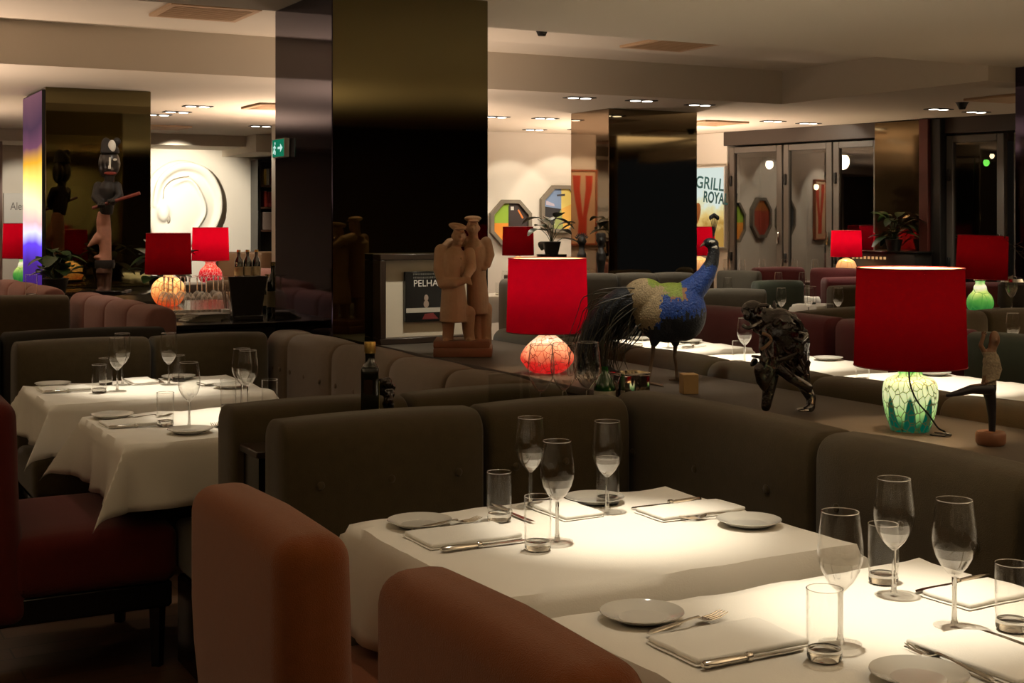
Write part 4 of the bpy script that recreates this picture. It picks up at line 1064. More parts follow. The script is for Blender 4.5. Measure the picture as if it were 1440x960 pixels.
limb(bm, [dq(1396, 500, 0), dq(1398, 490, 0), dq(1400, 480, 0.0)], [0.011, 0.012, 0.011])
ell(bm, dq(1400, 480, -0.002), (0.014, 0.016, 0.023)); ell(bm, dq(1399, 481, -0.018), (0.003, 0.005, 0.005))
def dcl(c):
    z = 628 - c.z / k; x = 1395 + c.x / k
    if z > 543: return 1
    if z > 498 and x < 1412: return 2 if not (z > 530 and x < 1386) else 0
    return 0
organic('body', bm, [skin, trou, band], t, 0.0022, 2, dcl)
for s_, p in ((1, (1383, 475, -0.012)), (2, (1384, 539, -0.025))):
    bm = B()
    for q in range(5):
        a_ = R(-50 + q * 25); b0 = Vector(dq(*p)); L_ = (0.009, 0.013, 0.014, 0.013, 0.01)[q]
        d_ = Vector((math.sin(a_), 0, math.cos(a_))) if s_ == 1 else Vector((-math.cos(a_), 0, math.sin(a_) * 0.8))
        tube(bm, [b0, b0 + d_ * L_ * 0.6, b0 + d_ * L_ + Vector((0, -0.003, 0))], [0.0022, 0.002, 0.0012], 6)
    obj('hand', bm, skin, t)

# dark oil bottle and little dark carving on the shelf
t = thing('oil_bottle', 'tall square dark oil bottle with gold cap between the olive banquettes', 'bottle', (1.57, 3.79, SZ), -R(24))
bm = B(); cushion(bm, (-0.027, -0.027, 0), (0.027, 0.027, 0.215), 0.006, cuts=5); obj('body', bm, M['darkglass'], t)
bm = B(); lathe(bm, [(0.026, 0.205), (0.02, 0.222), (0.015, 0.23), (0.0145, 0.262), (0, 0.263)], 24); obj('neck', bm, M['darkglass'], t)
bm = B(); lathe(bm, [(0, 0.255), (0.0175, 0.256), (0.0175, 0.287), (0.016, 0.29), (0, 0.29)], 24); obj('cap', bm, M['gold'], t)
bm = B(); box(bm, (0.028, 0.0, 0.11), (0.001, 0.03, 0.12)); obj('label', bm, mat('olive_gold_label', (0.3, 0.26, 0.03), 0.4), t)
t = thing('small_carving', 'little knobbly dark carving close beside the oil bottle', 'sculpture', (1.632, 3.8, SZ))
rnd = random.Random(5); bm = B()
for q in range(40):
    z = rnd.uniform(0.01, 0.17); ell(bm, (rnd.gauss(0, 0.01) + 0.008 * math.sin(z * 30), rnd.gauss(0, 0.01), z), (0.014, 0.014, 0.014), u=8, v=6)
organic('body', bm, M['bronze'], t, 0.004, 1)
bm = B(); lathe(bm, [(0, 0), (0.03, 0), (0.03, 0.008), (0, 0.009)], 20); obj('base', bm, M['blackwood'], t)
# big wine glasses, acrylic stands, green bottle, chrome box on the shelf
for x, lab in ((2.165, 'leftmost of the three large wine glasses before the orange glass lamp'), (2.25, 'middle of the three large wine glasses before the orange glass lamp'), (2.34, 'rightmost of the three large wine glasses, before the green bottle')):
    put('wine', x, 3.79, lab, 0, SZ, 1.13)
def stand(label, x, w, h):
    t = thing('acrylic_stand', label, 'display stand', (x, 3.79, SZ))
    bm = B(); box(bm, (0, 0, 0.003), (w, 0.07, 0.006), 0.001, 1); obj('foot', bm, M['acrylic'], t)
    for y in (-0.004, 0.004):
        bm = B(); box(bm, (0, y, h / 2), (w, 0.002, h), 0.0006, 1); obj('sheet', bm, M['acrylic'], t)
    bm = B()
    for sx in (-w / 2, w / 2): tube(bm, [(sx, -0.006, 0.004), (sx, -0.006, h)], 0.0012, 5)
    obj('edge', bm, M['glassrim'], t)
stand('clear acrylic stand left of the three large wine glasses', 2.03, 0.115, 0.17)
stand('narrow clear acrylic stand touching the leftmost large wine glass', 2.107, 0.028, 0.16)
t = thing('green_bottle', 'green glass bottle behind the rightmost large wine glass', 'bottle', (2.42, 3.81, SZ))
bm = B(); lathe(bm, [(0, 0), (0.034, 0), (0.036, 0.01), (0.036, 0.1), (0.028, 0.125), (0.013, 0.15), (0.012, 0.17), (0, 0.171)], 28); obj('body', bm, M['greenglass'], t)
bm = B(); lathe(bm, [(0.0365, 0.05), (0.0365, 0.09)], 28); obj('label', bm, mat('cream_label', (0.6, 0.58, 0.45), 0.6), t)
t = thing('chrome_box', 'polished chrome box at the foot of the peacock', 'box', (2.515, 3.8, SZ))
bm = B(); box(bm, (0, 0, 0.07), (0.1, 0.09, 0.14), 0.003, 2); obj('body', bm, M['chrome'], t)
bm = B(); box(bm, (0, 0, 0.143), (0.104, 0.094, 0.008), 0.002, 1); obj('lid', bm, M['chrome'], t)

# showcase with a book on the big pillar
t = thing('showcase', 'dark framed white showcase standing against the big mirrored pillar, left of the statue', 'display case', (2.84, 6.148, -0.13))
bm = B()
box(bm, (0.0, -0.05, 1.0 + 0.015), (0.56, 0.1, 0.03), 0.003, 1); box(bm, (0, -0.05, 1.425), (0.56, 0.1, 0.03), 0.003, 1)
for x in (-0.265, 0.265): box(bm, (x, -0.05, 1.22), (0.03, 0.1, 0.38), 0.003, 1)
obj('frame', bm, M['darkwood'], t)
bm = B(); box(bm, (0, -0.03, 1.22), (0.5, 0.012, 0.38)); obj('backboard', bm, mat('cream_mount', (0.72, 0.64, 0.5), 0.8), t)
t = thing('book', 'black book with white title and small portrait shown in the white case', 'book', (2.82, 6.095, 0.985))
t.scale = (0.75, 0.75, 0.75)
bm = B(); box(bm, (0, 0, 0.15), (0.3, 0.03, 0.33), 0.003, 1); obj('cover', bm, mat('black_book_cover', (0.012, 0.011, 0.01), 0.25), t)
bm = B(); box(bm, (0.002, 0.002, 0.15), (0.297, 0.022, 0.322)); obj('pages', bm, M['napkin'], t)
lettering('title', 'PELHAM', 0.062, M['white'], t, (0.02, -0.016, 0.235), ext=0.0006)
bm = B(); rnd = random.Random(4)
for zz in (0.297, 0.275):
    x = -0.095
    while x < 0.125:
        w_ = rnd.uniform(0.004, 0.01); box(bm, (x + w_ / 2, -0.0157, zz), (w_, 0.0008, 0.013)); x += w_ + 0.004
o = obj('small_print', bm, mat('grey_print', (0.12, 0.115, 0.1), 0.6), t); o['kind'] = 'stuff'
bm = B(); ell(bm, (0.0, -0.015, 0.14), (0.016, 0.0015, 0.022), u=14, v=8); ell(bm, (0.0, -0.0148, 0.1), (0.02, 0.001, 0.026), u=14, v=8); obj('portrait', bm, mat('print_skin', (0.4, 0.3, 0.24), 0.6), t)
bm = B(); box(bm, (0, -0.0155, 0.06), (0.29, 0.001, 0.03)); obj('pale_band', bm, mat('pale_print', (0.55, 0.52, 0.45), 0.5), t)  # bright table reflected on the cover, painted as a pale strip
bm = B(); prism(bm, [(-0.03, 0.0), (0.09, 0.0), (0.05, 0.04), (-0.01, 0.035)], -0.0155, -0.0145); obj('red_patch', bm, mat('red_print', (0.2, 0.03, 0.03), 0.5), t)
t = thing('exit_sign', 'small lit green exit sign on the violet side of the big pillar', 'sign', (2.35, 6.86, 1.855), -PI / 2)  # mirror image of an exit sign, built as a lit box
bm = B(); box(bm, (0, -0.015, 0), (0.19, 0.03, 0.1), 0.003, 1); obj('housing', bm, M['white'], t)
bm = B(); box(bm, (0, -0.031, 0), (0.18, 0.002, 0.09)); obj('face', bm, emit('exit_green', (0.01, 0.2, 0.1), 0.8), t)
bm = B(); prism(bm, [(0.0, -0.006), (0.04, -0.006), (0.04, -0.022), (0.075, 0), (0.04, 0.022), (0.04, 0.006), (0.0, 0.006)], -0.0335, -0.0325)
obj('arrow', bm, emit('exit_white', (0.6, 0.9, 0.8), 0.9), t)
bm = B(); ell(bm, (-0.045, -0.033, 0.026), (0.008, 0.001, 0.008)); tube(bm, [(-0.05, -0.033, 0.015), (-0.055, -0.033, -0.008), (-0.04, -0.033, -0.018), (-0.043, -0.033, -0.034)], 0.004, 5); tube(bm, [(-0.055, -0.033, -0.008), (-0.07, -0.033, -0.026)], 0.004, 5); tube(bm, [(-0.068, -0.033, 0.004), (-0.05, -0.033, 0.012), (-0.032, -0.033, 0.0)], 0.003, 5)
obj('running_man', bm, bpy.data.materials['exit_white'], t)

# ------------------------------------------------------------------ art on the walls
def octagon(r, f=1.0): return [(r * f * math.cos(PI / 8 + i * PI / 4) / math.cos(PI / 8), r * f * math.sin(PI / 8 + i * PI / 4) / math.cos(PI / 8)) for i in range(8)]
def oct_picture(label, x, z, r, fields, marks):
    t = thing('octagonal_painting', label, 'painting', (x, 13.8, z), 0, 'octagonal paintings')
    bm = B(); A_, I_ = octagon(r), octagon(r, 0.84)
    for i in range(8):
        j = (i + 1) % 8
        prism(bm, [A_[i], A_[j], I_[j], I_[i]], -0.055, 0.0)
    obj('frame', bm, M['frameoct'], t)
    mats = []; bm = B()
    for poly, c in fields:
        mats.append(mat('paint_field', c, 0.55)); prism(bm, poly, -0.03, -0.012, len(mats) - 1)
    obj('canvas', bm, mats, t)
    for poly, c in marks:
        bm = B(); prism(bm, poly, -0.032, -0.0302); obj('painted_mark', bm, mat('paint_mark', c, 0.55), t)
    return t
I = octagon(0.27, 0.85)
P1 = [(I[2], I[3], (-0.24, 0.0), (-0.02, 0.0), (-0.02, 0.23)), ((-0.24, 0), I[4], I[5], (-0.02, -0.23), (-0.02, 0)), (I[1], (-0.02, 0.23), (-0.02, -0.06), (0.23, -0.06), I[0]), ((-0.02, -0.06), (-0.02, -0.23), I[6], I[7], (0.23, -0.06))]
oct_picture('octagonal painting with green, orange and black fields beside the big pillar', 7.46, 1.435, 0.27,
    [(P1[0], (0.3, 0.5, 0.05)), (P1[1], (0.85, 0.32, 0.04)), (P1[2], (0.04, 0.03, 0.03)), (P1[3], (0.06, 0.2, 0.3))],
    [([(-0.03, 0.2), (-0.02, 0.2), (-0.02, -0.1), (-0.03, -0.1)], (0.02, 0.02, 0.02)), ([(0.09, 0.15), (0.105, 0.16), (0.17, 0.06), (0.15, 0.05)], (0.8, 0.25, 0.06)), ([(0.0, 0.19), (0.04, 0.19), (0.04, 0.15), (0.0, 0.15)], (0.7, 0.68, 0.62)),
     ([(-0.02, -0.04), (0.22, -0.04), (0.22, -0.06), (-0.02, -0.06)], (0.35, 0.6, 0.75))])
J = octagon(0.28, 0.85)
oct_picture('octagonal painting with blue sky, dark wedge and yellow sun fields near the far pillar', 8.14, 1.6, 0.28,
    [((J[2], J[3], (-0.238, 0.03), (0.0, 0.0), (0.0, 0.238)), (0.2, 0.3, 0.5)), ((J[1], (0.0, 0.238), (0.0, 0.0), J[0]), (0.9, 0.72, 0.2)), (((-0.238, 0.03), J[4], (-0.13, -0.21), (0.0, 0.0)), (0.03, 0.03, 0.035)),
     (((-0.13, -0.21), J[5], J[6], (0.03, -0.238), (0.0, 0.0)), (0.35, 0.42, 0.15)), (((0.0, 0.0), (0.03, -0.238), J[7] if False else J[6], J[7], J[0]), (0.95, 0.55, 0.12))],
    [([(-0.21, 0.1), (-0.1, 0.06), (-0.09, 0.03), (-0.21, 0.05)], (0.55, 0.5, 0.6)), ([(-0.06, 0.17), (0.05, 0.18), (0.05, 0.155), (-0.06, 0.15)], (0.05, 0.05, 0.06)), ([(-0.1, -0.14), (-0.09, -0.14), (-0.09, -0.19), (-0.1, -0.19)], (0.8, 0.78, 0.7))])
oct_picture('octagonal painting in dark orange and red, seen mirrored in the middle glazed door', 6.72, 1.5, 0.28, [(octagon(0.28, 0.85)[0:4], (0.35, 0.12, 0.02)), (octagon(0.28, 0.85)[4:8] + [octagon(0.28, 0.85)[0], octagon(0.28, 0.85)[3]], (0.3, 0.04, 0.02))], [])
oct_picture('octagonal painting in slate grey, seen mirrored in the door right of the double post', 5.98, 1.5, 0.28, [(octagon(0.28, 0.85), (0.12, 0.13, 0.14))], [])

t = thing('letter_painting', 'tall pale painting with a large red letter V, mirrored in the far pillar', 'painting', (4.86, 13.8, 1.62))
bm = B()
for x in (-0.185, 0.185): box(bm, (x, -0.025, 0), (0.02, 0.05, 0.9), 0.002, 1)
for z in (-0.44, 0.44): box(bm, (0, -0.025, z), (0.35, 0.05, 0.02), 0.002, 1)
obj('frame', bm, mat('thin_orange_frame', (0.4, 0.12, 0.05), 0.5), t)
bm = B(); box(bm, (0, -0.015, 0), (0.35, 0.02, 0.86)); obj('canvas', bm, mat('peach_canvas', (0.75, 0.5, 0.3), 0.8, var=0.1, scale=8), t)
bm = B(); prism(bm, [(-0.14, 0.38), (-0.04, 0.38), (-0.04, 0.22), (0.0, -0.12), (0.04, 0.22), (0.03, 0.38), (0.14, 0.38), (0.13, 0.22), (0.06, -0.16), (0.07, -0.36), (-0.05, -0.36), (-0.06, -0.1), (-0.13, 0.22)], -0.028, -0.0252)
obj('letter', bm, mat('painted_red', (0.6, 0.06, 0.025), 0.6, var=0.1, scale=10), t)

# giant white ear relief
t = thing('ear_relief', 'giant white plaster ear relief on the lit back wall at left', 'wall sculpture', (4.48, 17.0, 1.68))
bm = B()
ell(bm, (0, -0.02, 0), (0.5, 0.12, 0.55), None, 40, 24); ell(bm, (-0.12, -0.03, -0.34), (0.28, 0.1, 0.32), None, 24, 16)
tube(bm, arc([(-0.36, -0.1, -0.05), (-0.3, -0.14, 0.28), (-0.05, -0.15, 0.46), (0.25, -0.14, 0.4), (0.43, -0.11, 0.12), (0.42, -0.1, -0.2), (0.25, -0.1, -0.5)], 5), [0.04 + 0.03 * math.sin(i / 30 * PI) for i in range(31)], 12, 0.6)
tube(bm, arc([(-0.16, -0.11, 0.22), (0.05, -0.13, 0.3), (0.2, -0.13, 0.12), (0.26, -0.12, -0.12), (0.12, -0.105, -0.36)], 5), [0.05] * 21, 12, 0.45)
ell(bm, (-0.26, -0.12, -0.12), (0.08, 0.07, 0.12))
eo = organic('body', bm, M['plaster'], t, 0.016, 14)
for v in eo.data.vertices: v.co.y = min(v.co.y, 0.0)
bm = B(); tube(bm, arc([(-0.27, -0.145, 0.06), (-0.25, -0.15, 0.2), (-0.14, -0.158, 0.3), (0.05, -0.16, 0.34)], 5), [0.006] * 16, 8); obj('groove', bm, mat('ear_hollow_grey', (0.4, 0.36, 0.3), 0.9), t)  # grey line painting the shade of the ear's fold on the plaster
bm = B(); ell(bm, (-0.2, -0.13, -0.2), (0.022, 0.03, 0.05)); obj('hollow', bm, bpy.data.materials['ear_hollow_grey'], t)  # grey lump standing in for the shade inside the ear

# bookcase and its books
t = thing('bookcase', 'tall dark bookcase at the right end of the lit relief wall', 'bookcase', (5.92, 16.7, 0))
bm = B()
for x in (-0.53, 0.53): box(bm, (x, 0.13, 1.12), (0.04, 0.3, 2.24), 0.003, 1)
box(bm, (0, 0.13, 2.22), (1.02, 0.3, 0.04), 0.003, 1); obj('case', bm, M['blackwood'], t)
bm = B(); box(bm, (0, 0.27, 1.1), (1.02, 0.012, 2.2)); obj('back_panel', bm, M['black'], t)
SHZ = (1.06, 1.343, 1.635, 1.917)
for z in SHZ + (0.4, 0.75):
    bm = B(); box(bm, (0, 0.12, z - 0.012), (1.02, 0.27, 0.024), 0.002, 1); obj('shelf', bm, mat('red_brown_shelf', (0.11, 0.05, 0.03), 0.5), t)
bc = [(0.3, 0.03, 0.02), (0.5, 0.35, 0.1), (0.12, 0.015, 0.015), (0.25, 0.02, 0.02), (0.55, 0.5, 0.42), (0.15, 0.06, 0.03), (0.1, 0.08, 0.1)]
bi = 0
def book(x, z, w, h, c, label, tilt=0.0):
    b = thing('book', label, 'book', (5.93 + x, 16.72, z + 0.003), 0, 'books in the dark bookcase')
    bm = B(); box(bm, (0, 0.08, h / 2), (w, 0.17, h), 0.003, 1); obj('cover', bm, mat('book_cover', c, 0.5), b)
    bm = B(); box(bm, (0, 0.083, h / 2 + 0.002), (w * 0.8, 0.166, h)); obj('pages', bm, M['napkin'], b)
    b.rotation_euler = (0, tilt, 0)
nm = {3: 'top', 2: 'second', 1: 'third', 0: 'fourth'}
book(-0.45, SHZ[3], 0.03, 0.2, bc[1], 'leftmost, yellowish slim book on the top visible shelf')
book(-0.41, SHZ[3], 0.03, 0.205, bc[4], 'cream book second from the left on the top visible shelf')
book(-0.33, SHZ[3], 0.1, 0.21, bc[2], 'thick dark red book on the top visible shelf')
book(-0.22, SHZ[3], 0.07, 0.18, bc[5], 'brown book right of the thick red one, top visible shelf')
book(-0.44, SHZ[2], 0.03, 0.2, bc[0], 'slim red book at the left of the second shelf')
book(-0.36, SHZ[2], 0.11, 0.19, bc[3], 'thick red book on the second shelf')
book(-0.4, SHZ[1], 0.2, 0.22, (0.3, 0.22, 0.18), 'picture-covered book facing out on the third shelf')
book(-0.21, SHZ[1], 0.035, 0.24, bc[4], 'white book leaning at the right of the third shelf', 0.12)
book(-0.2, SHZ[0], 0.04, 0.22, bc[4], 'white book leaning on the lowest visible shelf', 0.1)

# blackletter sign at the far left
t = thing('wall_sign', 'white sign with old-style grey lettering at the far left edge', 'sign', (2.6, 17.0, 1.45))
bm = B(); box(bm, (0, -0.02, 0.16), (0.5, 0.04, 0.36), 0.003, 1); obj('panel', bm, M['white'], t)
bm = B(); box(bm, (0, -0.02, -0.2), (0.5, 0.04, 0.32), 0.003, 1); obj('lower_panel', bm, mat('cream_panel', (0.6, 0.54, 0.42), 0.7), t)
bm = B(); box(bm, (0, -0.025, -0.03), (0.5, 0.05, 0.02)); obj('rail', bm, M['black'], t)
lettering('lettering', 'Alender', 0.13, mat('grey_ink', (0.2, 0.19, 0.18), 0.7), t, (-0.02, -0.042, 0.18), ext=0.0006, sx=0.75)

# lit poster beside the glazed doors
t = thing('lightbox_poster', 'lit poster with hand-painted blue words and yellow picture beside the glazed doors', 'poster', wpos(0.13, 0.0, 1.62), WRZ)
bm = B(); box(bm, (0, -0.02, 0), (0.62, 0.04, 0.95), 0.003, 1); obj('box', bm, M['white'], t)
def poster_mat():
    m, nt, out = nodes('poster_print')
    tc = N(nt, 'ShaderNodeTexCoord'); sx = N(nt, 'ShaderNodeSeparateXYZ'); nt.links.new(tc.outputs['Object'], sx.inputs[0])
    nz = N(nt, 'ShaderNodeTexNoise', Scale=7.0, Detail=4.0); nt.links.new(tc.outputs['Object'], nz.inputs['Vector'])
    ad = N(nt, 'ShaderNodeMath', operation='MULTIPLY_ADD'); ad.inputs[1].default_value = 0.5; nt.links.new(nz.outputs['Fac'], ad.inputs[0]); nt.links.new(sx.outputs['Z'], ad.inputs[2])
    cr = N(nt, 'ShaderNodeValToRGB'); e = cr.color_ramp.elements
    e[0].position, e[0].color = 0.0, (0.5, 0.28, 0.06, 1); e[1].position, e[1].color = 0.36, (0.8, 0.9, 0.82, 1)
    q = e.new(0.12); q.color = (0.85, 0.6, 0.2, 1); q = e.new(0.26); q.color = (0.85, 0.8, 0.45, 1)
    nt.links.new(ad.outputs[0], cr.inputs[0])
    em = N(nt, 'ShaderNodeEmission', Strength=0.85); nt.links.new(cr.outputs[0], em.inputs[0]); nt.links.new(em.outputs[0], out.inputs[0])
    return m
bm = B(); box(bm, (0, -0.042, 0), (0.59, 0.004, 0.92)); obj('print', bm, poster_mat(), t)
ink = mat('teal_ink', (0.03, 0.13, 0.15), 0.6)
lettering('lettering', 'GRILL', 0.2, ink, t, (0.085, -0.046, 0.27), rot=(PI / 2, R(7), 0), ext=0.0006, bold=0.003, sx=0.86)
lettering('lettering', 'ROYAL', 0.18, ink, t, (0.175, -0.046, 0.1), rot=(PI / 2, R(6), 0), ext=0.0006, bold=0.005, sx=0.66)
bm = B(); ell(bm, (-0.14, -0.044, -0.1), (0.07, 0.002, 0.16), Matrix.Rotation(R(20), 3, 'Y')); ell(bm, (-0.2, -0.0445, 0.05), (0.06, 0.002, 0.05)); obj('painted_shape', bm, mat('poster_ochre', (0.5, 0.2, 0.06), 0.6), t)

# ------------------------------------------------------------------ glowing panel and painted figure by the left pillar
t = thing('light_panel', 'backlit colour panel glowing yellow and violet on the left pillar', 'light panel', (1.79, 11.21, 0), -PI / 2)
bm = B(); box(bm, (0, -0.012, 1.235), (0.9, 0.024, 2.47), 0.002, 1); obj('housing', bm, M['black'], t)
bm = B(); box(bm, (0, -0.026, 1.62), (0.88, 0.004, 1.68)); obj('screen', bm, flame_panel('flame_glow', 0.8, 2.45), t)

bm = B(); box(bm, (2.06, 10.15, 0.475), (1.0, 1.05, 0.95), 0.006, 2); tag(obj('sideboard', bm, M['blackwood']), 'black sideboard in front of the left mirrored pillar, under the painted figure', 'sideboard')
k = 0.00505
t = plane_root('painted_figure', 'tall painted carved figure with black face and pink lower body before the left pillar', 'sculpture', (2.05, 9.85, 0.952))
def fq(px, py, y=0.0): return ((px - 150) * k, y, (403 - py) * k)
pink, face, bl = mat('chipped_pink_paint', (0.5, 0.24, 0.17), 0.6, var=0.25, scale=30), mat('black_face_paint', (0.02, 0.016, 0.014), 0.35), mat('carving_black', (0.012, 0.01, 0.01), 0.6)
bm = B()
for x in (143, 153): limb(bm, [fq(x, 372), fq(x, 385), fq(x, 398)], [0.035, 0.026, 0.024]); limb(bm, [fq(x, 399), fq(x, 400, -0.06)], [0.022, 0.02])
tube(bm, [fq(148, 375), fq(148, 360), fq(150, 345), fq(149, 330), fq(148, 318), fq(147, 300), fq(148, 288)], [0.07, 0.065, 0.05, 0.055, 0.062, 0.06, 0.05], 18, 0.8)
limb(bm, [fq(142, 325, -0.03), fq(134, 332, -0.05), fq(129, 337, -0.06)], [0.04, 0.02, 0.008])
ell(bm, fq(141, 352, -0.03), (0.03, 0.04, 0.016))
low = organic('lower_body', bm, [pink, mat('brown_boot_paint', (0.12, 0.06, 0.04), 0.5)], t, 0.008, 3, lambda c: 1 if 403 - c.z / k > 357 else 0)
bm = B(); lathe(bm, [(0.066, -0.03), (0.072, 0), (0.066, 0.03)], 20, fq(149, 362)); obj('belt', bm, bl, t)
bm = B(); tube(bm, [fq(151, 292), fq(152, 275), fq(153, 255), fq(155, 245)], [0.06, 0.075, 0.085, 0.05], 18, 0.7)
limb(bm, [fq(140, 252, 0), fq(138, 268, -0.04), fq(150, 278, -0.1)], [0.035, 0.03, 0.025]); limb(bm, [fq(166, 252, 0), fq(172, 266, -0.04), fq(166, 275, -0.1)], [0.035, 0.03, 0.024])
organic('torso', bm, bl, t, 0.008, 3)
bm = B(); limb(bm, [fq(155, 246), fq(156, 238)], [0.035, 0.035]); ell(bm, fq(157, 220), (0.068, 0.075, 0.098)); ell(bm, fq(159, 221, -0.075), (0.012, 0.02, 0.03)); ell(bm, fq(146, 222, 0.01), (0.03, 0.06, 0.09))
hd = organic('head', bm, face, t, 0.007, 3)
bm = B(); ell(bm, fq(160, 234, -0.058), (0.045, 0.012, 0.012)); obj('lips', bm, mat('red_lip_paint', (0.22, 0.03, 0.02), 0.5), hd)
for x in (155.5, 167):
    bm = B(); ell(bm, fq(x, 215, -0.062), (0.014, 0.006, 0.009)); obj('eye', bm, M['white'], hd)
bm = B(); tube(bm, [fq(161, 212, -0.08), fq(160.5, 228, -0.086)], [0.007, 0.01], 8); obj('nose_stripe', bm, M['white'], hd)
bm = B(); tube(bm, [fq(156, 206), fq(156, 200), fq(154, 192), fq(157, 187)], [0.075, 0.07, 0.055, 0.03], 16, 0.9); ell(bm, fq(151, 195), (0.035, 0.05, 0.06)); ell(bm, fq(166, 189), (0.028, 0.03, 0.03))
ht = organic('hat', bm, bl, t, 0.007, 2)
bm = B(); ell(bm, fq(162, 196, -0.05), (0.028, 0.02, 0.045)); obj('white_plume', bm, M['white'], ht)
bm = B(); tube(bm, [fq(138, 283, -0.1), fq(205, 262, -0.12)], 0.012, 8); obj('staff', bm, mat('red_staff_paint', (0.2, 0.04, 0.03), 0.5), t)
for x, y, z in ((152, 279, -0.11), (166, 274, -0.115)):
    bm = B(); ell(bm, fq(x, y, z), (0.026, 0.02, 0.022))
    for q in range(4): tube(bm, [fq(x - 4 + q * 2.5, y - 3, z - 0.015), fq(x - 4 + q * 2.6, y, z - 0.028), fq(x - 4 + q * 2.5, y + 3, z - 0.016)], [0.006, 0.006, 0.004], 6)
    obj('hand', bm, face, t)
bm = B(); box(bm, (0.0, 0, 0.012), (0.3, 0.26, 0.024), 0.004, 1); obj('plinth', bm, M['blackwood'], t)

# ------------------------------------------------------------------ plants
def leaf(bm, base, d, L, w, droop=0.3):
    base, d = Vector(base), Vector(d).normalized(); side = d.cross(Vector((0, 0, 1)))
    side = side.normalized() if side.length > 0.05 else Vector((1, 0, 0))
    prev = None
    for i in range(7):
        u = i / 6; c = base + d * (L * u) - Vector((0, 0, droop * L * u * u)); ww = w * 1.25 * math.sin(PI * min(1, u * 0.92 + 0.06)) ** 0.7
        ring = [bm.verts.new(c - side * ww + Vector((0, 0, 0.25 * ww))), bm.verts.new(c), bm.verts.new(c + side * ww + Vector((0, 0, 0.25 * ww)))]
        if prev:
            for j in range(2): bm.faces.new((prev[j], prev[j + 1], ring[j + 1], ring[j]))
        prev = ring
def plant(label, loc, n, L, w, h, seed, m, pot=True, name='potted_plant'):
    rnd = random.Random(seed); t = thing(name, label, 'plant', loc)
    bm = B(); lathe(bm, [(0, 0), (0.06, 0), (0.085, 0.11), (0.09, 0.115), (0.078, 0.118), (0.07, 0.1), (0, 0.098)], 24); obj('pot', bm, M['pot'], t)
    bm = B(); bs = B()
    for q in range(n):
        a_ = rnd.uniform(0, 2 * PI); hh = 0.1 + h * rnd.random(); r0 = 0.02 + 0.1 * rnd.random()
        b0 = Vector((r0 * math.cos(a_), r0 * math.sin(a_), hh)); tube(bs, arc([(0, 0, 0.09), (b0 * 0.5) + Vector((0, 0, hh * 0.3)), b0], 3), 0.003, 5)
        leaf(bm, b0, (math.cos(a_), math.sin(a_), rnd.uniform(-0.1, 0.9)), L * rnd.uniform(0.7, 1.2), w * rnd.uniform(0.8, 1.2), rnd.uniform(0.1, 0.7))
    obj('stems', bs, M['leaf'], t); obj('leaves', bm, m, t)
bm = B(); lathe(bm, [(0, 0), (0.16, 0), (0.16, 0.03), (0.05, 0.06), (0.05, 1.1), (0.14, 1.13), (0.14, 1.155), (0, 1.155)], 24); tag(obj('plant_stand', bm, M['blackwood'], None, (6.31, 10.85, 0)), 'slim black pedestal under the leafy plant before the octagonal paintings', 'plant stand')
plant('broad-leaved potted plant in front of the octagonal paintings', (6.31, 10.85, 1.155), 13, 0.17, 0.05, 0.24, 2, M['leaf'])
plant('dark leafy plant beside the small bright red lamp', (9.85, 10.1, 1.16), 26, 0.2, 0.035, 0.25, 4, M['leaf'])
plant('dark bushy plant left of the painted figure', (1.7, 9.8, 0.95), 22, 0.16, 0.04, 0.2, 6, M['leaf'])
plant('dark plant right of the painted figure under the amber lamp shade', (2.42, 9.78, 0.95), 24, 0.18, 0.045, 0.22, 8, M['leaf'])
t = thing('branch_vase', 'vase of bare dark twigs at the right edge in front of the pillar', 'plant', (7.08, 5.93, 0.879))
bm = B(); lathe(bm, [(0, 0), (0.06, 0), (0.085, 0.08), (0.06, 0.18), (0.04, 0.2), (0, 0.2)], 24); obj('vase', bm, M['pot'], t)
rnd = random.Random(9); bm = B()
for q in range(16):
    p = [Vector((0, 0, 0.15))]; d_ = Vector((rnd.gauss(0.1, 0.2), rnd.gauss(-0.1, 0.2), 1)).normalized()
    for j in range(6):
        p.append(p[-1] + d_ * 0.075); d_ = (d_ + Vector((rnd.gauss(0, 0.3), rnd.gauss(0, 0.3), rnd.gauss(0, 0.15)))).normalized()
        tube(bm, [p[-1], p[-1] + Vector((rnd.gauss(0, 0.04), rnd.gauss(0, 0.04), 0.03))], [0.003, 0.001], 4)
    tube(bm, p, [0.006, 0.005, 0.005, 0.004, 0.003, 0.002, 0.001], 5)
obj('twigs', bm, M['twig'], t)

# ------------------------------------------------------------------ bar counter at left and what stands on it
t = thing('bar_counter', 'black bar counter left of the big mirrored pillar', 'counter', (0, 0, 0))
bm = B(); box(bm, (2.33, 8.48, 0.885), (0.94, 2.26, 0.03), 0.004, 1); obj('top', bm, M['blackwood'], t)
bm = B(); box(bm, (2.33, 8.48, 0.435), (0.9, 2.22, 0.87), 0.004, 1); obj('body', bm, M['black'], t)
CZ = 0.9
def at(px, py, z=CZ):
    x, y = pxz(px, py, z); return (x, y, z)
x0, y0, _ = at(272, 445)
t = thing('glass_tray', 'low tray carrying the upturned wine glasses on the bar counter', 'tray', (x0, y0, CZ))
bm = B(); box(bm, (0, 0, 0.006), (0.44, 0.34, 0.012), 0.004, 1); obj('base', bm, M['steel'], t)
bm = B()
for s_ in (-1, 1): box(bm, (s_ * 0.216, 0, 0.02), (0.008, 0.34, 0.02), 0.002, 1); box(bm, (0, s_ * 0.166, 0.02), (0.424, 0.008, 0.02), 0.002, 1)
obj('rim', bm, M['steel'], t)
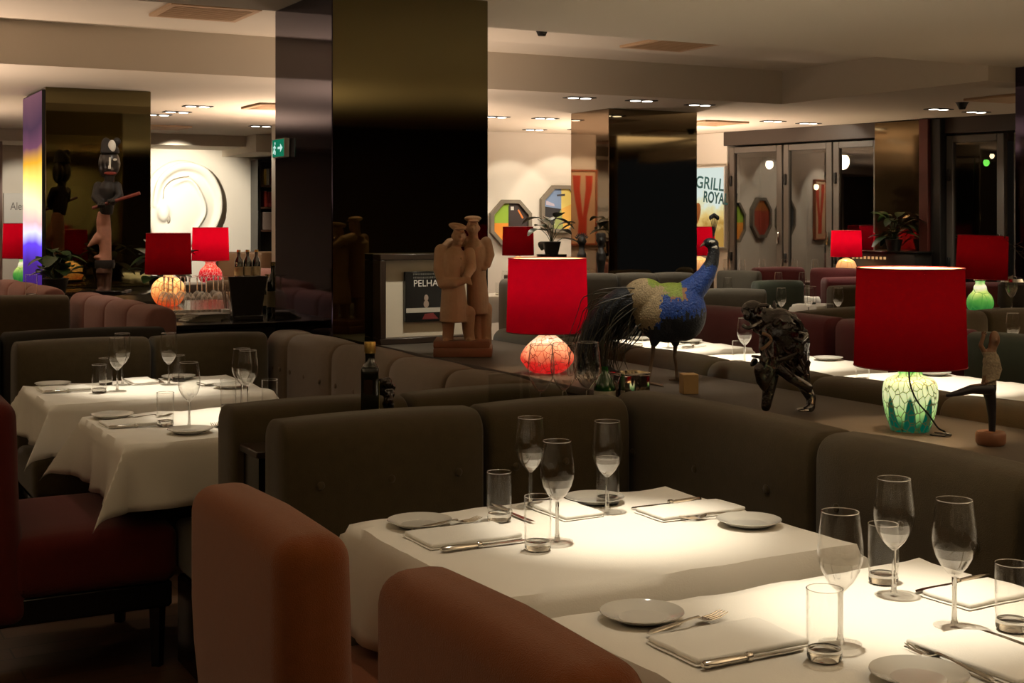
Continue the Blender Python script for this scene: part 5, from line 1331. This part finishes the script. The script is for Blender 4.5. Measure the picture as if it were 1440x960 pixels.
for i in range(4):
    for j in range(3):
        g = put('wine', x0 - 0.15 + i * 0.1, y0 - 0.1 + j * 0.1, 'upturned wine glass, one of the rows on the bar counter tray', 0, CZ + 0.0137 + 0.2262)
        g.rotation_euler = (PI, 0, 0); g['group'] = 'upturned wine glasses on the tray'; g['category'] = 'wine glass'
def bottle(label, loc, h=0.3, r=0.036, m=None, cap=None, group='dark bottles at the bar'):
    t = thing('bottle', label, 'bottle', loc, 0, group)
    bm = B(); lathe(bm, [(0, 0), (r * 0.95, 0), (r, 0.01), (r, h * 0.6), (r * 0.8, h * 0.7), (r * 0.38, h * 0.8), (r * 0.36, h * 0.95), (0, h * 0.95)], 24); obj('body', bm, m or M['darkglass'], t)
    bm = B(); lathe(bm, [(0, h * 0.93), (r * 0.45, h * 0.93), (r * 0.45, h), (0, h)], 16); obj('cap', bm, cap or M['brass'], t)
    bm = B(); lathe(bm, [(r * 1.01, h * 0.2), (r * 1.01, h * 0.48)], 24); obj('label', bm, mat('dull_label', (0.14, 0.11, 0.05), 0.6), t)
bottle('tall dark bottle on the bar counter nearest the pillar', at(384, 447), 0.33, 0.037)
bottle('shorter dark bottle right of the white-label jar on the counter', at(376, 440), 0.24, 0.035)
t = thing('straw_glass', 'tumbler full of drinking straws on the bar counter', 'straw holder', at(323, 447))
bm = B(); lathe(bm, [(0, 0), (0.045, 0), (0.052, 0.1), (0.049, 0.1), (0.043, 0.008), (0, 0.008)], 24); obj('glass', bm, M['glass'], t)
rnd = random.Random(2)
for q in range(10):
    a_ = rnd.uniform(0, 6.28); bm = B(); tube(bm, [(0.02 * math.cos(a_), 0.02 * math.sin(a_), 0.01), (0.045 * math.cos(a_), 0.045 * math.sin(a_), 0.2 + rnd.uniform(-0.05, 0.02))], 0.003, 6)
    obj('straw', bm, mat('straw_plastic', (0.3, 0.2, 0.16), 0.4), t)
t = thing('menu_holder', 'dark leaning menu holder on the bar counter', 'menu holder', at(352, 449))
bm = B(); prism(bm, [(-0.13, 0.25), (-0.1, 0.0), (0.06, 0.0), (0.1, 0.25)], -0.01, 0.01); obj('board', bm, M['blackpaint'], t)
bm = B(); box(bm, (-0.02, 0, 0.012), (0.16, 0.12, 0.024), 0.003, 1); obj('foot', bm, M['black'], t)
t = thing('salt_jar', 'small square jar with white label on the bar counter', 'jar', at(355, 445))
bm = B(); cushion(bm, (-0.03, -0.03, 0), (0.03, 0.03, 0.12), 0.008, cuts=4); obj('body', bm, M['greenglass'], t)
bm = B(); box(bm, (0, -0.031, 0.075), (0.05, 0.002, 0.06)); obj('label', bm, M['white'], t)
bm = B(); lathe(bm, [(0, 0.118), (0.022, 0.118), (0.022, 0.14), (0, 0.142)], 18); obj('lid', bm, M['black'], t)
bm = B(); box(bm, (0, 0, 0.03), (0.045, 0.03, 0.06), 0.002, 1); tag(obj('card_block', bm, M['white'], None, at(317, 449)), 'small white card block left of the straw glass', 'card block')
bm = B(); lathe(bm, [(0, 0), (0.025, 0), (0.03, 0.035), (0.026, 0.035), (0.022, 0.006), (0, 0.006)], 20); tag(obj('tea_light_cup', bm, M['glassthick'], None, at(338, 450)), 'tiny glass tea-light cup right of the straw glass', 'candle holder')
for i in range(5):
    bm = B(); box(bm, (0, 0, 0.004), (0.2, 0.16, 0.008), 0.001, 1); o = obj('menu_card', bm, mat('menu_paper', (0.3 - 0.03 * i, 0.27 - 0.03 * i, 0.2 - 0.02 * i), 0.8), None, (x0 - 0.06 + 0.012 * i, 7.62, CZ + i * 0.0085), 0.05 * i)
    tag(o, ('lowest', 'second lowest', 'middle', 'second highest', 'topmost')[i] + ' menu card of the pile on the counter before the glass tray', 'menu', 'pile of menu cards')
# farther console with ruby lamp and three bottles
bm = B(); box(bm, (3.75, 12.3, 0.445), (1.3, 0.5, 0.89), 0.006, 2); tag(obj('console_table', bm, M['darkwood']), 'dark console carrying the ruby glass lamp and three bottles', 'console')
for i, lab in enumerate(('left', 'middle', 'right')):
    bottle(lab + ' bottle of the three dark ones beside the ruby lamp', (3.76 + i * 0.085, 12.25, 0.895), 0.3, 0.04, None, M['gold'], 'three dark bottles beside the ruby lamp')
bm = B(); box(bm, (0, 0, 0.56), (1.5, 0.5, 1.12), 0.02, 2); tag(obj('wooden_sideboard', bm, mat('warm_brown_wood', (0.16, 0.085, 0.035), 0.4, var=0.3, scale=6), None, (4.85, 14.35, 0)), 'warm brown wooden sideboard under the bookcase at left', 'sideboard')
bm = B(); box(bm, (0, 0, 0.47), (0.5, 0.4, 0.94), 0.01, 1); tag(obj('lamp_console', bm, M['darkwood'], None, (1.83, 12.1, 0)), 'dark console under the left edge red lamp', 'console')
put('wine', 4.05, 10.6, 'wine glass left of the big pillar above the beige benches', 0, 0.86)
put('tumbler', 1.36, 8.67, 'cut tumbler at the left edge behind the small pink banquette', 0, 1.0, 1.2)
bm = B(); box(bm, (1.36, 8.67, 0.5), (0.22, 0.14, 1.0), 0.004, 1); tag(obj('side_pedestal', bm, M['blackwood']), 'black pedestal under the cut tumbler at the left edge', 'pedestal')
bm = B(); box(bm, (4.05, 10.6, 0.43), (0.5, 0.5, 0.86), 0.01, 1); tag(obj('service_table', bm, M['darkwood']), 'dark service table under the lone wine glass left of the big pillar', 'table')

# ------------------------------------------------------------------ seating beyond the ledge
def crest_bench(label, a, b, z, m, n, away=True, back=0.18, name='far_banquette', seat=False):
    """bench whose visible top runs between two sight points at height z"""
    A_, B_ = Vector(pxz(a[0], a[1], z)), Vector(pxz(b[0], b[1], z))
    if away: A_, B_ = B_, A_
    bench(name, label, A_, B_, z, m, [i / n for i in range(n + 1)], back=back, seat=seat, group='banquettes beyond the ledge', bm_r=0.055)
bench('far_banquette', 'long brown banquette back directly behind the ledge with the figures', (3.38, 2.5), (3.38, 6.12), 0.92, M['olive'], [i / 6 for i in range(7)], group='banquettes beyond the ledge')
bench('far_banquette', 'maroon banquette facing us between the peacock and the root figure', (5.2, 7.15), (5.2, 5.86), 0.92, M['maroon'], [0, 1], group='banquettes beyond the ledge')
bench('far_banquette', 'maroon banquette facing us left of the large red shade', (5.2, 5.8), (5.2, 4.88), 0.92, M['maroon'], [0, 1], group='banquettes beyond the ledge')
bench('far_banquette', 'dark green banquette back at the right behind the dancer figure', (5.33, 3.55), (5.33, 4.82), 0.92, M['green'], [0, 0.5, 1], seat=False, group='banquettes beyond the ledge')
crest_bench('olive bench top behind the maroon one, left of the root figure head', (962, 426), (1107, 437), 0.88, M['olive'], 1)
crest_bench('olive bench top behind the maroon one, under the three wine glasses', (1110, 437), (1250, 428), 0.88, M['olive'], 1)
crest_bench('olive-brown banquette under the tilted red lamp at right', (1300, 441), (1480, 435), 0.95, M['olive'], 2, False)
crest_bench('grey banquette top right of the peacock breast', (985, 407), (1078, 408), 0.92, M['grey'], 1, False)
crest_bench('dark green bench back left of the white-clothed table', (1067, 396), (1133, 395), 0.92, M['green'], 1, False)
crest_bench('olive bench left of the large red shade, below the maroon rows', (1172, 403), (1290, 402), 0.92, M['olive'], 1, False)
crest_bench('grey rounded bench end right of the peacock neck', (1006, 381), (1066, 382), 1.0, M['grey'], 1, False)
crest_bench('maroon bench row by the glazed doors, left half', (1067, 377), (1134, 376), 1.0, M['maroon'], 1, False, seat=False)
crest_bench('maroon bench row by the glazed doors, right half', (1137, 377), (1212, 379), 1.0, M['maroon'], 1, False, seat=False)
crest_bench('low maroon bench just left of the large red shade', (1163, 391), (1290, 390), 0.94, M['maroon'], 1, False)
crest_bench('maroon bench behind the gourd-shaped green lamp', (1350, 399), (1425, 398), 0.92, M['maroon'], 1, False)
crest_bench('long grey bench back in front of the far mirrored pillar', (815, 386), (979, 384), 1.02, M['grey'], 3, False)
crest_bench('grey bench behind the bright red shade, left of the far pillar', (700, 392), (796, 397), 0.96, M['grey'], 2, False)
crest_bench('beige bench back behind the ruby glass lamp', (288, 396), (392, 395), 0.95, M['taupe'], 2, False)
crest_bench('warm beige bench back behind the straw glass', (296, 411), (340, 414), 0.92, mat('warm_beige_wool', (0.33, 0.2, 0.12), 0.95), 1, False)
crest_bench('dusty pink bench back left of the big pillar', (347, 379), (392, 378), 0.95, M['pink'], 1, False)

def far_table(label, px, py, w, d, z=0.75, seed=1, rz=0.0):
    x, y = pxz(px, py, z)
    t = thing('small_table', label, 'table', (x, y, 0), rz, 'small clothed tables at the back')
    bm = B(); box(bm, (0, 0, z - 0.02), (w - 0.04, d - 0.04, 0.03), 0.005, 1); obj('tabletop', bm, M['darkwood'], t)
    bm = B(); tube(bm, [(0, 0, 0.02), (0, 0, z - 0.03)], 0.035, 10); lathe(bm, [(0, 0), (0.22, 0), (0.2, 0.025), (0, 0.04)], 20); obj('leg', bm, M['blackwood'], t)
    cl = obj('tablecloth', cloth_bm(w / 2, d / 2, 0.25, seed), M['linen'], None, (x, y, z + 0.0005), rz, 60)
    tag(cl, 'white cloth on the ' + ' '.join(label.split()[:12]), 'tablecloth', 'white tablecloths')
    return x, y, z + 0.003
x, y, z = far_table('small table left of the large red shade under the tall candle glass', 1150, 428, 0.3, 0.3, 0.75, 31)
put('tumbler', x - 0.05, y + 0.02, 'bright candle tumbler on a white table left of the large red shade', 0, z, 1.3)
x, y, z = far_table('small table holding the three wine glasses behind the root figure', 1137, 449, 0.75, 0.6, 0.75, 32)
for q, lab in ((-0.22, 'left'), (0.0, 'middle'), (0.24, 'right')): put('wine', x + q * 0.8, y - q * 0.42, lab + ' one of three wine glasses above the root figure', 0, z)
for q, lab in ((-0.3, 'left'), (0.12, 'right')): put('tumbler', x + q * 0.8 - 0.03, y - q * 0.42 - 0.1, lab + ' tumbler among the three wine glasses above the root figure', 0, z)
x, y, z = far_table('small table behind the dark green banquette at right', 1428, 500, 0.6, 0.6, 0.75, 33)
put('wine', x - 0.02, y, 'wine glass at the right edge above the dark green banquette', 0, z); put('tumbler', x - 0.24, y + 0.14, 'tumbler above the raised arm of the dancer figure', 0, z)
x, y, z = far_table('small table in front of the grey bench right of the peacock neck', 1030, 428, 0.5, 0.4, 0.75, 34)
put('wine', x - 0.05, y, 'wine glass standing alone right of the peacock neck', 0, z); put('tumbler', x + 0.08, y - 0.12, 'tumbler right of the lone wine glass by the peacock neck', 0, z)
x, y, z = far_table('small table between grey and dark green benches at the back', 1108, 417, 0.45, 0.36, 0.75, 35)
put('wine', x - 0.08, y + 0.04, 'left wine glass above the dark green bench back', 0, z); put('wine', x + 0.12, y - 0.07, 'right wine glass above the dark green bench back', 0, z)
# window-side tables
for px, lab in ((1022, 'leftmost'), (1044, 'second'), (1072, 'third'), (1103, 'fourth'), (1117, 'fifth'), (1146, 'rightmost')):
    D_ = 13.9; xx = (px - 720) / 1900 * D_; s_, c_ = math.sin(R(YAW)), math.cos(R(YAW)); X_, Y_ = D_ * s_ + xx * c_, D_ * c_ - xx * s_
    put('wine', X_, Y_, lab + ' wine glass in the row before the glazed doors', 0, 0.84)
t = thing('window_table', 'long narrow clothed table running before the glazed doors', 'table', (13.9 * (math.sin(R(YAW)) + 0.1916 * math.cos(R(YAW))), 13.9 * (math.cos(R(YAW)) - 0.1916 * math.sin(R(YAW))), 0), -R(YAW))
x, y, z = far_table('small table left of the bright red shade, near the octagonal paintings', 707, 414, 0.75, 0.6, 0.75, 36)
put('wine', x, y - 0.05, 'wine glass left of the bright red shade on a small white table', 0, z); put('tumbler', x - 0.1, y - 0.1, 'tumbler on the small white table left of the bright red shade', 0, z)
x, y, z = far_table('small table before the long grey bench at the far pillar', 905, 405, 0.9, 0.6, 0.75, 37)
put('wine', x - 0.12, y, 'left wine glass behind the peacock back', 0, z); put('wine', x + 0.15, y - 0.05, 'right wine glass behind the peacock back', 0, z)
put('tumbler', x - 0.35, y + 0.1, 'tumbler right of the bright red shade', 0, z, 1.1)

# dark bar cabinet, busts, odds and ends at the back
t = thing('black_cabinet', 'black cabinet with a row of small lit squares beside the small bright lamp', 'cabinet', (9.86, 10.18, 0), WRZ)
bm = B(); box(bm, (0, 0, 0.57), (0.8, 0.3, 1.14), 0.01, 2); obj('body', bm, M['black'], t)
bm = B(); box(bm, (0, 0, 1.15), (0.84, 0.32, 0.02), 0.004, 1); obj('top', bm, M['blackwood'], t)
for q in range(9):
    bm = B(); box(bm, (-0.32 + q * 0.047, -0.152, 1.09), (0.026, 0.006, 0.026)); obj('lit_square', bm, emit('square_glow', (0.9, 0.5, 0.2), 0.6), t)
t = thing('lamp_table', 'dark side table under the small bright red lamp', 'table', (9.45, 10.35, 0), WRZ)
bm = B(); box(bm, (0, 0, 0.885), (0.4, 0.4, 0.03), 0.005, 1); obj('tabletop', bm, M['darkwood'], t)
bm = B(); tube(bm, [(0, 0, 0), (0, 0, 0.87)], [0.14, 0.05], 12); obj('leg', bm, M['blackwood'], t)
for (x, y), lab in (((6.75, 12.3), 'dark pedestal under the small dark red lamp'), ((8.4, 11.4), 'dark pedestal behind the far pillar under a red lamp'), ((5.43, 1.6), 'dark pedestal under the mirrored green lamp')):
    h = 0.93 if x == 5.43 else 0.9
    bm = B(); box(bm, (0, 0, h / 2), (0.22, 0.22, h), 0.006, 2); tag(obj('lamp_pedestal', bm, M['darkwood'], None, (x, y, 0)), lab, 'pedestal', 'dark pedestals')
bm = B(); box(bm, (7.1, 6.2, 0.439), (0.8, 0.66, 0.878), 0.008, 2); tag(obj('console_table', bm, M['darkwood']), 'dark console at right carrying the gourd lamp, urn and twigs', 'console')
t = thing('coffee_urn', 'black urn with chrome lid at the right edge beside the green gourd lamp', 'urn', (7.31, 6.39, 0.879))
bm = B(); lathe(bm, [(0, 0), (0.08, 0), (0.1, 0.03), (0.095, 0.16), (0.075, 0.18), (0, 0.18)], 28); obj('body', bm, M['blackpaint'], t)
bm = B(); lathe(bm, [(0.08, 0.178), (0.07, 0.2), (0.02, 0.215), (0, 0.225)], 28); obj('lid', bm, M['chrome'], t)
put('wine', 7.08, 6.2, 'wine glass between the green gourd lamp and the black urn', 0, 0.879)
def bust(label, px, base, hgt, crest):
    D_ = 12.15; xx = (px - 720) / 1900 * D_; s_, c_ = math.sin(R(YAW)), math.cos(R(YAW))
    t = plane_root('dark_bust', label, 'sculpture', (D_ * s_ + xx * c_, D_ * c_ - xx * s_, base)); s = hgt / 0.42
    bm = B()
    tube(bm, [(0, 0, 0), (0, 0, 0.06 * s), (0.0, 0, 0.15 * s), (0, 0, 0.22 * s), (0, 0, 0.27 * s)], [0.055 * s, 0.06 * s, 0.085 * s, 0.08 * s, 0.035 * s], 18, 0.6)
    limb(bm, [(0, 0, 0.25 * s), (0, 0, 0.32 * s)], [0.03 * s, 0.03 * s]); ell(bm, (0, -0.005, 0.355 * s), (0.045 * s, 0.052 * s, 0.062 * s)); ell(bm, (0, -0.056 * s, 0.35 * s), (0.01 * s, 0.014 * s, 0.016 * s))
    for sx in (-1, 1): ell(bm, (sx * 0.045 * s, 0, 0.352 * s), (0.008 * s, 0.012 * s, 0.018 * s))
    organic('body', bm, M['black'], t, 0.007, 2)
    bm = B(); box(bm, (0, 0, -base / 2), (0.15, 0.15, base), 0.005, 1); obj('plinth', bm, M['blackwood'], t)
    bm = B()
    if crest:
        for q in range(9): tube(bm, [(0.05 * s * math.cos(0.5 + q * 0.27), 0, 0.36 * s + 0.05 * s * math.sin(0.5 + q * 0.27)), (0.08 * s * math.cos(0.5 + q * 0.27), 0, 0.36 * s + 0.085 * s * math.sin(0.5 + q * 0.27))], [0.012 * s, 0.004 * s], 6)
    else: lathe(bm, [(0.05 * s, 0.375 * s), (0.052 * s, 0.4 * s), (0.045 * s, 0.425 * s), (0, 0.43 * s)], 18)
    obj('hair', bm, M['black'], t)
bust('dark bust with spiky crest before the mirrored letter V', 818, 0.98, 0.36, True)
bust('dark flat-topped bust before the mirrored letter V, right one', 845, 0.98, 0.37, False)
# cloth and top of the long window table
wt_ = bpy.data.objects['window_table']
bm = B(); box(bm, (0, 0, 0.825), (1.04, 0.36, 0.03), 0.005, 1); obj('tabletop', bm, M['darkwood'], wt_)
for sx in (-0.5, 0.5):
    bm = B(); tube(bm, [(sx, 0, 0), (sx, 0, 0.812)], 0.04, 8); obj('leg', bm, M['blackwood'], wt_)

# ------------------------------------------------------------------ light
def spot(loc, tgt, power, ang, blend=0.6, rad=0.03, col=(1, 0.89, 0.71), name='ceiling_spot'):
    l = bpy.data.lights.new(name, 'SPOT'); l.energy = power; l.spot_size = R(ang); l.spot_blend = blend; l.shadow_soft_size = rad; l.color = col
    o = bpy.data.objects.new(name, l); C.objects.link(o); o.location = loc
    o.rotation_euler = (Vector(tgt) - Vector(loc)).to_track_quat('-Z', 'Y').to_euler()
    return o
def down(x, y, z, power, ang=40, **k_): return spot((x - 0.05, y + 0.1, z), (x, y, 0.75), power, ang, **k_)
for x, y, p in ((1.84, 1.87, 1.0), (1.74, 2.67, 1.0), (1.5, 4.86, 0.95), (1.4, 5.84, 0.95)):
    down(x, y, 2.58, 190 * p, 25, blend=1.0)          # narrow hot beam
    down(x, y, 2.58, 30 * p, 56, blend=1.0)           # soft spill
for x, y in ((4.3, 3.35), (4.3, 4.4), (4.3, 5.45), (4.3, 6.4)): down(x, y, 2.58, 300, 46, blend=1.0)
down(6.4, 7.45, 2.76, 90, 40, blend=1.0); down(5.75, 5.0, 2.58, 70, 40, blend=1.0); down(7.4, 9.6, 2.44, 90, 44, blend=1.0); down(8.6, 9.7, 2.44, 110, 44, blend=1.0); down(5.6, 10.6, 2.44, 90, 44, blend=1.0); down(6.6, 8.6, 2.76, 70, 44, blend=1.0); down(9.1, 10.9, 2.44, 80, 44, blend=1.0); down(2.2, 8.1, 2.76, 60, 50, blend=0.9)  # spots added without fittings to brighten far glasses and the bar tray
spot((2.7, 3.7, 2.58), (2.92, 4.15, 1.15), 45, 34, 0.8)
# picture and wall washers, plus added fills for figure and showcase
spot((7.46, 12.9, 2.45), (7.46, 13.8, 1.35), 26, 70, 0.3)
spot((8.14, 12.9, 2.45), (8.14, 13.8, 1.5), 26, 70, 0.3)
spot((6.35, 12.9, 2.45), (6.35, 13.8, 1.5), 40, 80, 0.3)
spot((4.86, 12.9, 2.45), (4.86, 13.8, 1.5), 45, 70, 0.4)
spot((3.9, 15.3, 2.3), (4.45, 17.0, 1.55), 240, 62, 0.5)
spot((2.3, 8.9, 2.7), (2.05, 9.85, 1.6), 18, 40, 0.6)  # spot added to lift the dark painted figure
spot((2.75, 5.3, 2.58), (2.85, 6.1, 1.1), 75, 50, 0.8)  # spot added to brighten the showcase beside the statue
spot((2.6, 15.6, 2.3), (2.6, 17.0, 1.4), 50, 60, 0.5)
spot(wpos(1.9, -0.5, 2.47), wpos(1.9, 0.1, 1.9), 14, 110, 0.2)
# light of the recessed ceiling downlights over the back of the room
for px, py, lab in DL:
    x, y = pxz(px, py, H2)
    spot((x, y, H2 - 0.03), (x, y, 0), 28, 100, 0.8)
# unseen uplighters added to brighten the ceiling, behind the camera, sides and pillars
def uplighter(x, y, power, lab, z=1.2):
    t = thing('floor_uplighter', lab, 'floor lamp', (x, y, 0), 0, 'brass floor uplighters')
    bm = B(); lathe(bm, [(0.02, -0.12), (0.1, 0.0), (0.096, 0.0), (0.018, -0.115)], 24, (0, 0, z)); obj('bowl', bm, M['brass'], t)
    bm = B(); tube(bm, [(0, 0, 0.02), (0, 0, z - 0.11)], 0.012, 10); obj('pole', bm, M['brass'], t)
    bm = B(); lathe(bm, [(0, 0), (0.13, 0), (0.13, 0.015), (0.03, 0.03), (0, 0.03)], 24); obj('base', bm, M['brass'], t)
    l = bpy.data.lights.new('uplight', 'SPOT'); l.energy = power; l.spot_size = R(156); l.spot_blend = 0.9; l.shadow_soft_size = 0.06; l.color = (1, 0.8, 0.55) if y < 7 else (1, 0.76, 0.58)
    o = bpy.data.objects.new('uplight', l); C.objects.link(o); o.parent = t; o.location = (0, 0, z); o.rotation_euler = (PI, 0, 0)
for x, y, p, lab in ((-1.3, 0.9, 75, 'brass uplighter standing left of the camera'), (3.3, 0.4, 220, 'brass uplighter behind the nearest table'), (7.6, 2.4, 340, 'brass uplighter at the right out of view'), (-1.4, 3.2, 80, 'brass uplighter left of the rust orange chairs'),
        (-1.2, 5.6, 100, 'brass uplighter left of the dark red chair'), (9.8, 4.4, 200, 'brass uplighter far right out of view'), (0.2, 9.6, 200, 'brass uplighter left of the pink banquettes'), (0.6, 13.2, 170, 'brass uplighter behind the glowing panel at left'),
        (4.0, 9.0, 90, 'brass uplighter hidden behind the big pillar'), (4.6, 11.8, 330, 'brass uplighter farther behind the big pillar'), (8.2, 12.0, 300, 'brass uplighter hidden behind the far pillar'), (11.0, 6.0, 260, 'brass uplighter by the right-hand window out of view')):
    uplighter(x, y, p, lab)

w = bpy.data.worlds.new('night'); SC.world = w; w.use_nodes = True
w.node_tree.nodes['Background'].inputs[0].default_value = (0.012, 0.014, 0.02, 1); w.node_tree.nodes['Background'].inputs[1].default_value = 1.0

vs = SC.view_settings; SC.display_settings.display_device = 'sRGB'
vs.view_transform = 'Standard'; vs.look = 'None'; vs.exposure = 0.0; vs.gamma = 1.0; vs.use_curve_mapping = False
SC.cycles.max_bounces = 8; SC.cycles.transparent_max_bounces = 24; SC.cycles.glossy_bounces = 4; SC.cycles.diffuse_bounces = 3
SC.cycles.sample_clamp_indirect = 4.0; SC.cycles.caustics_reflective = False; SC.cycles.caustics_refractive = False
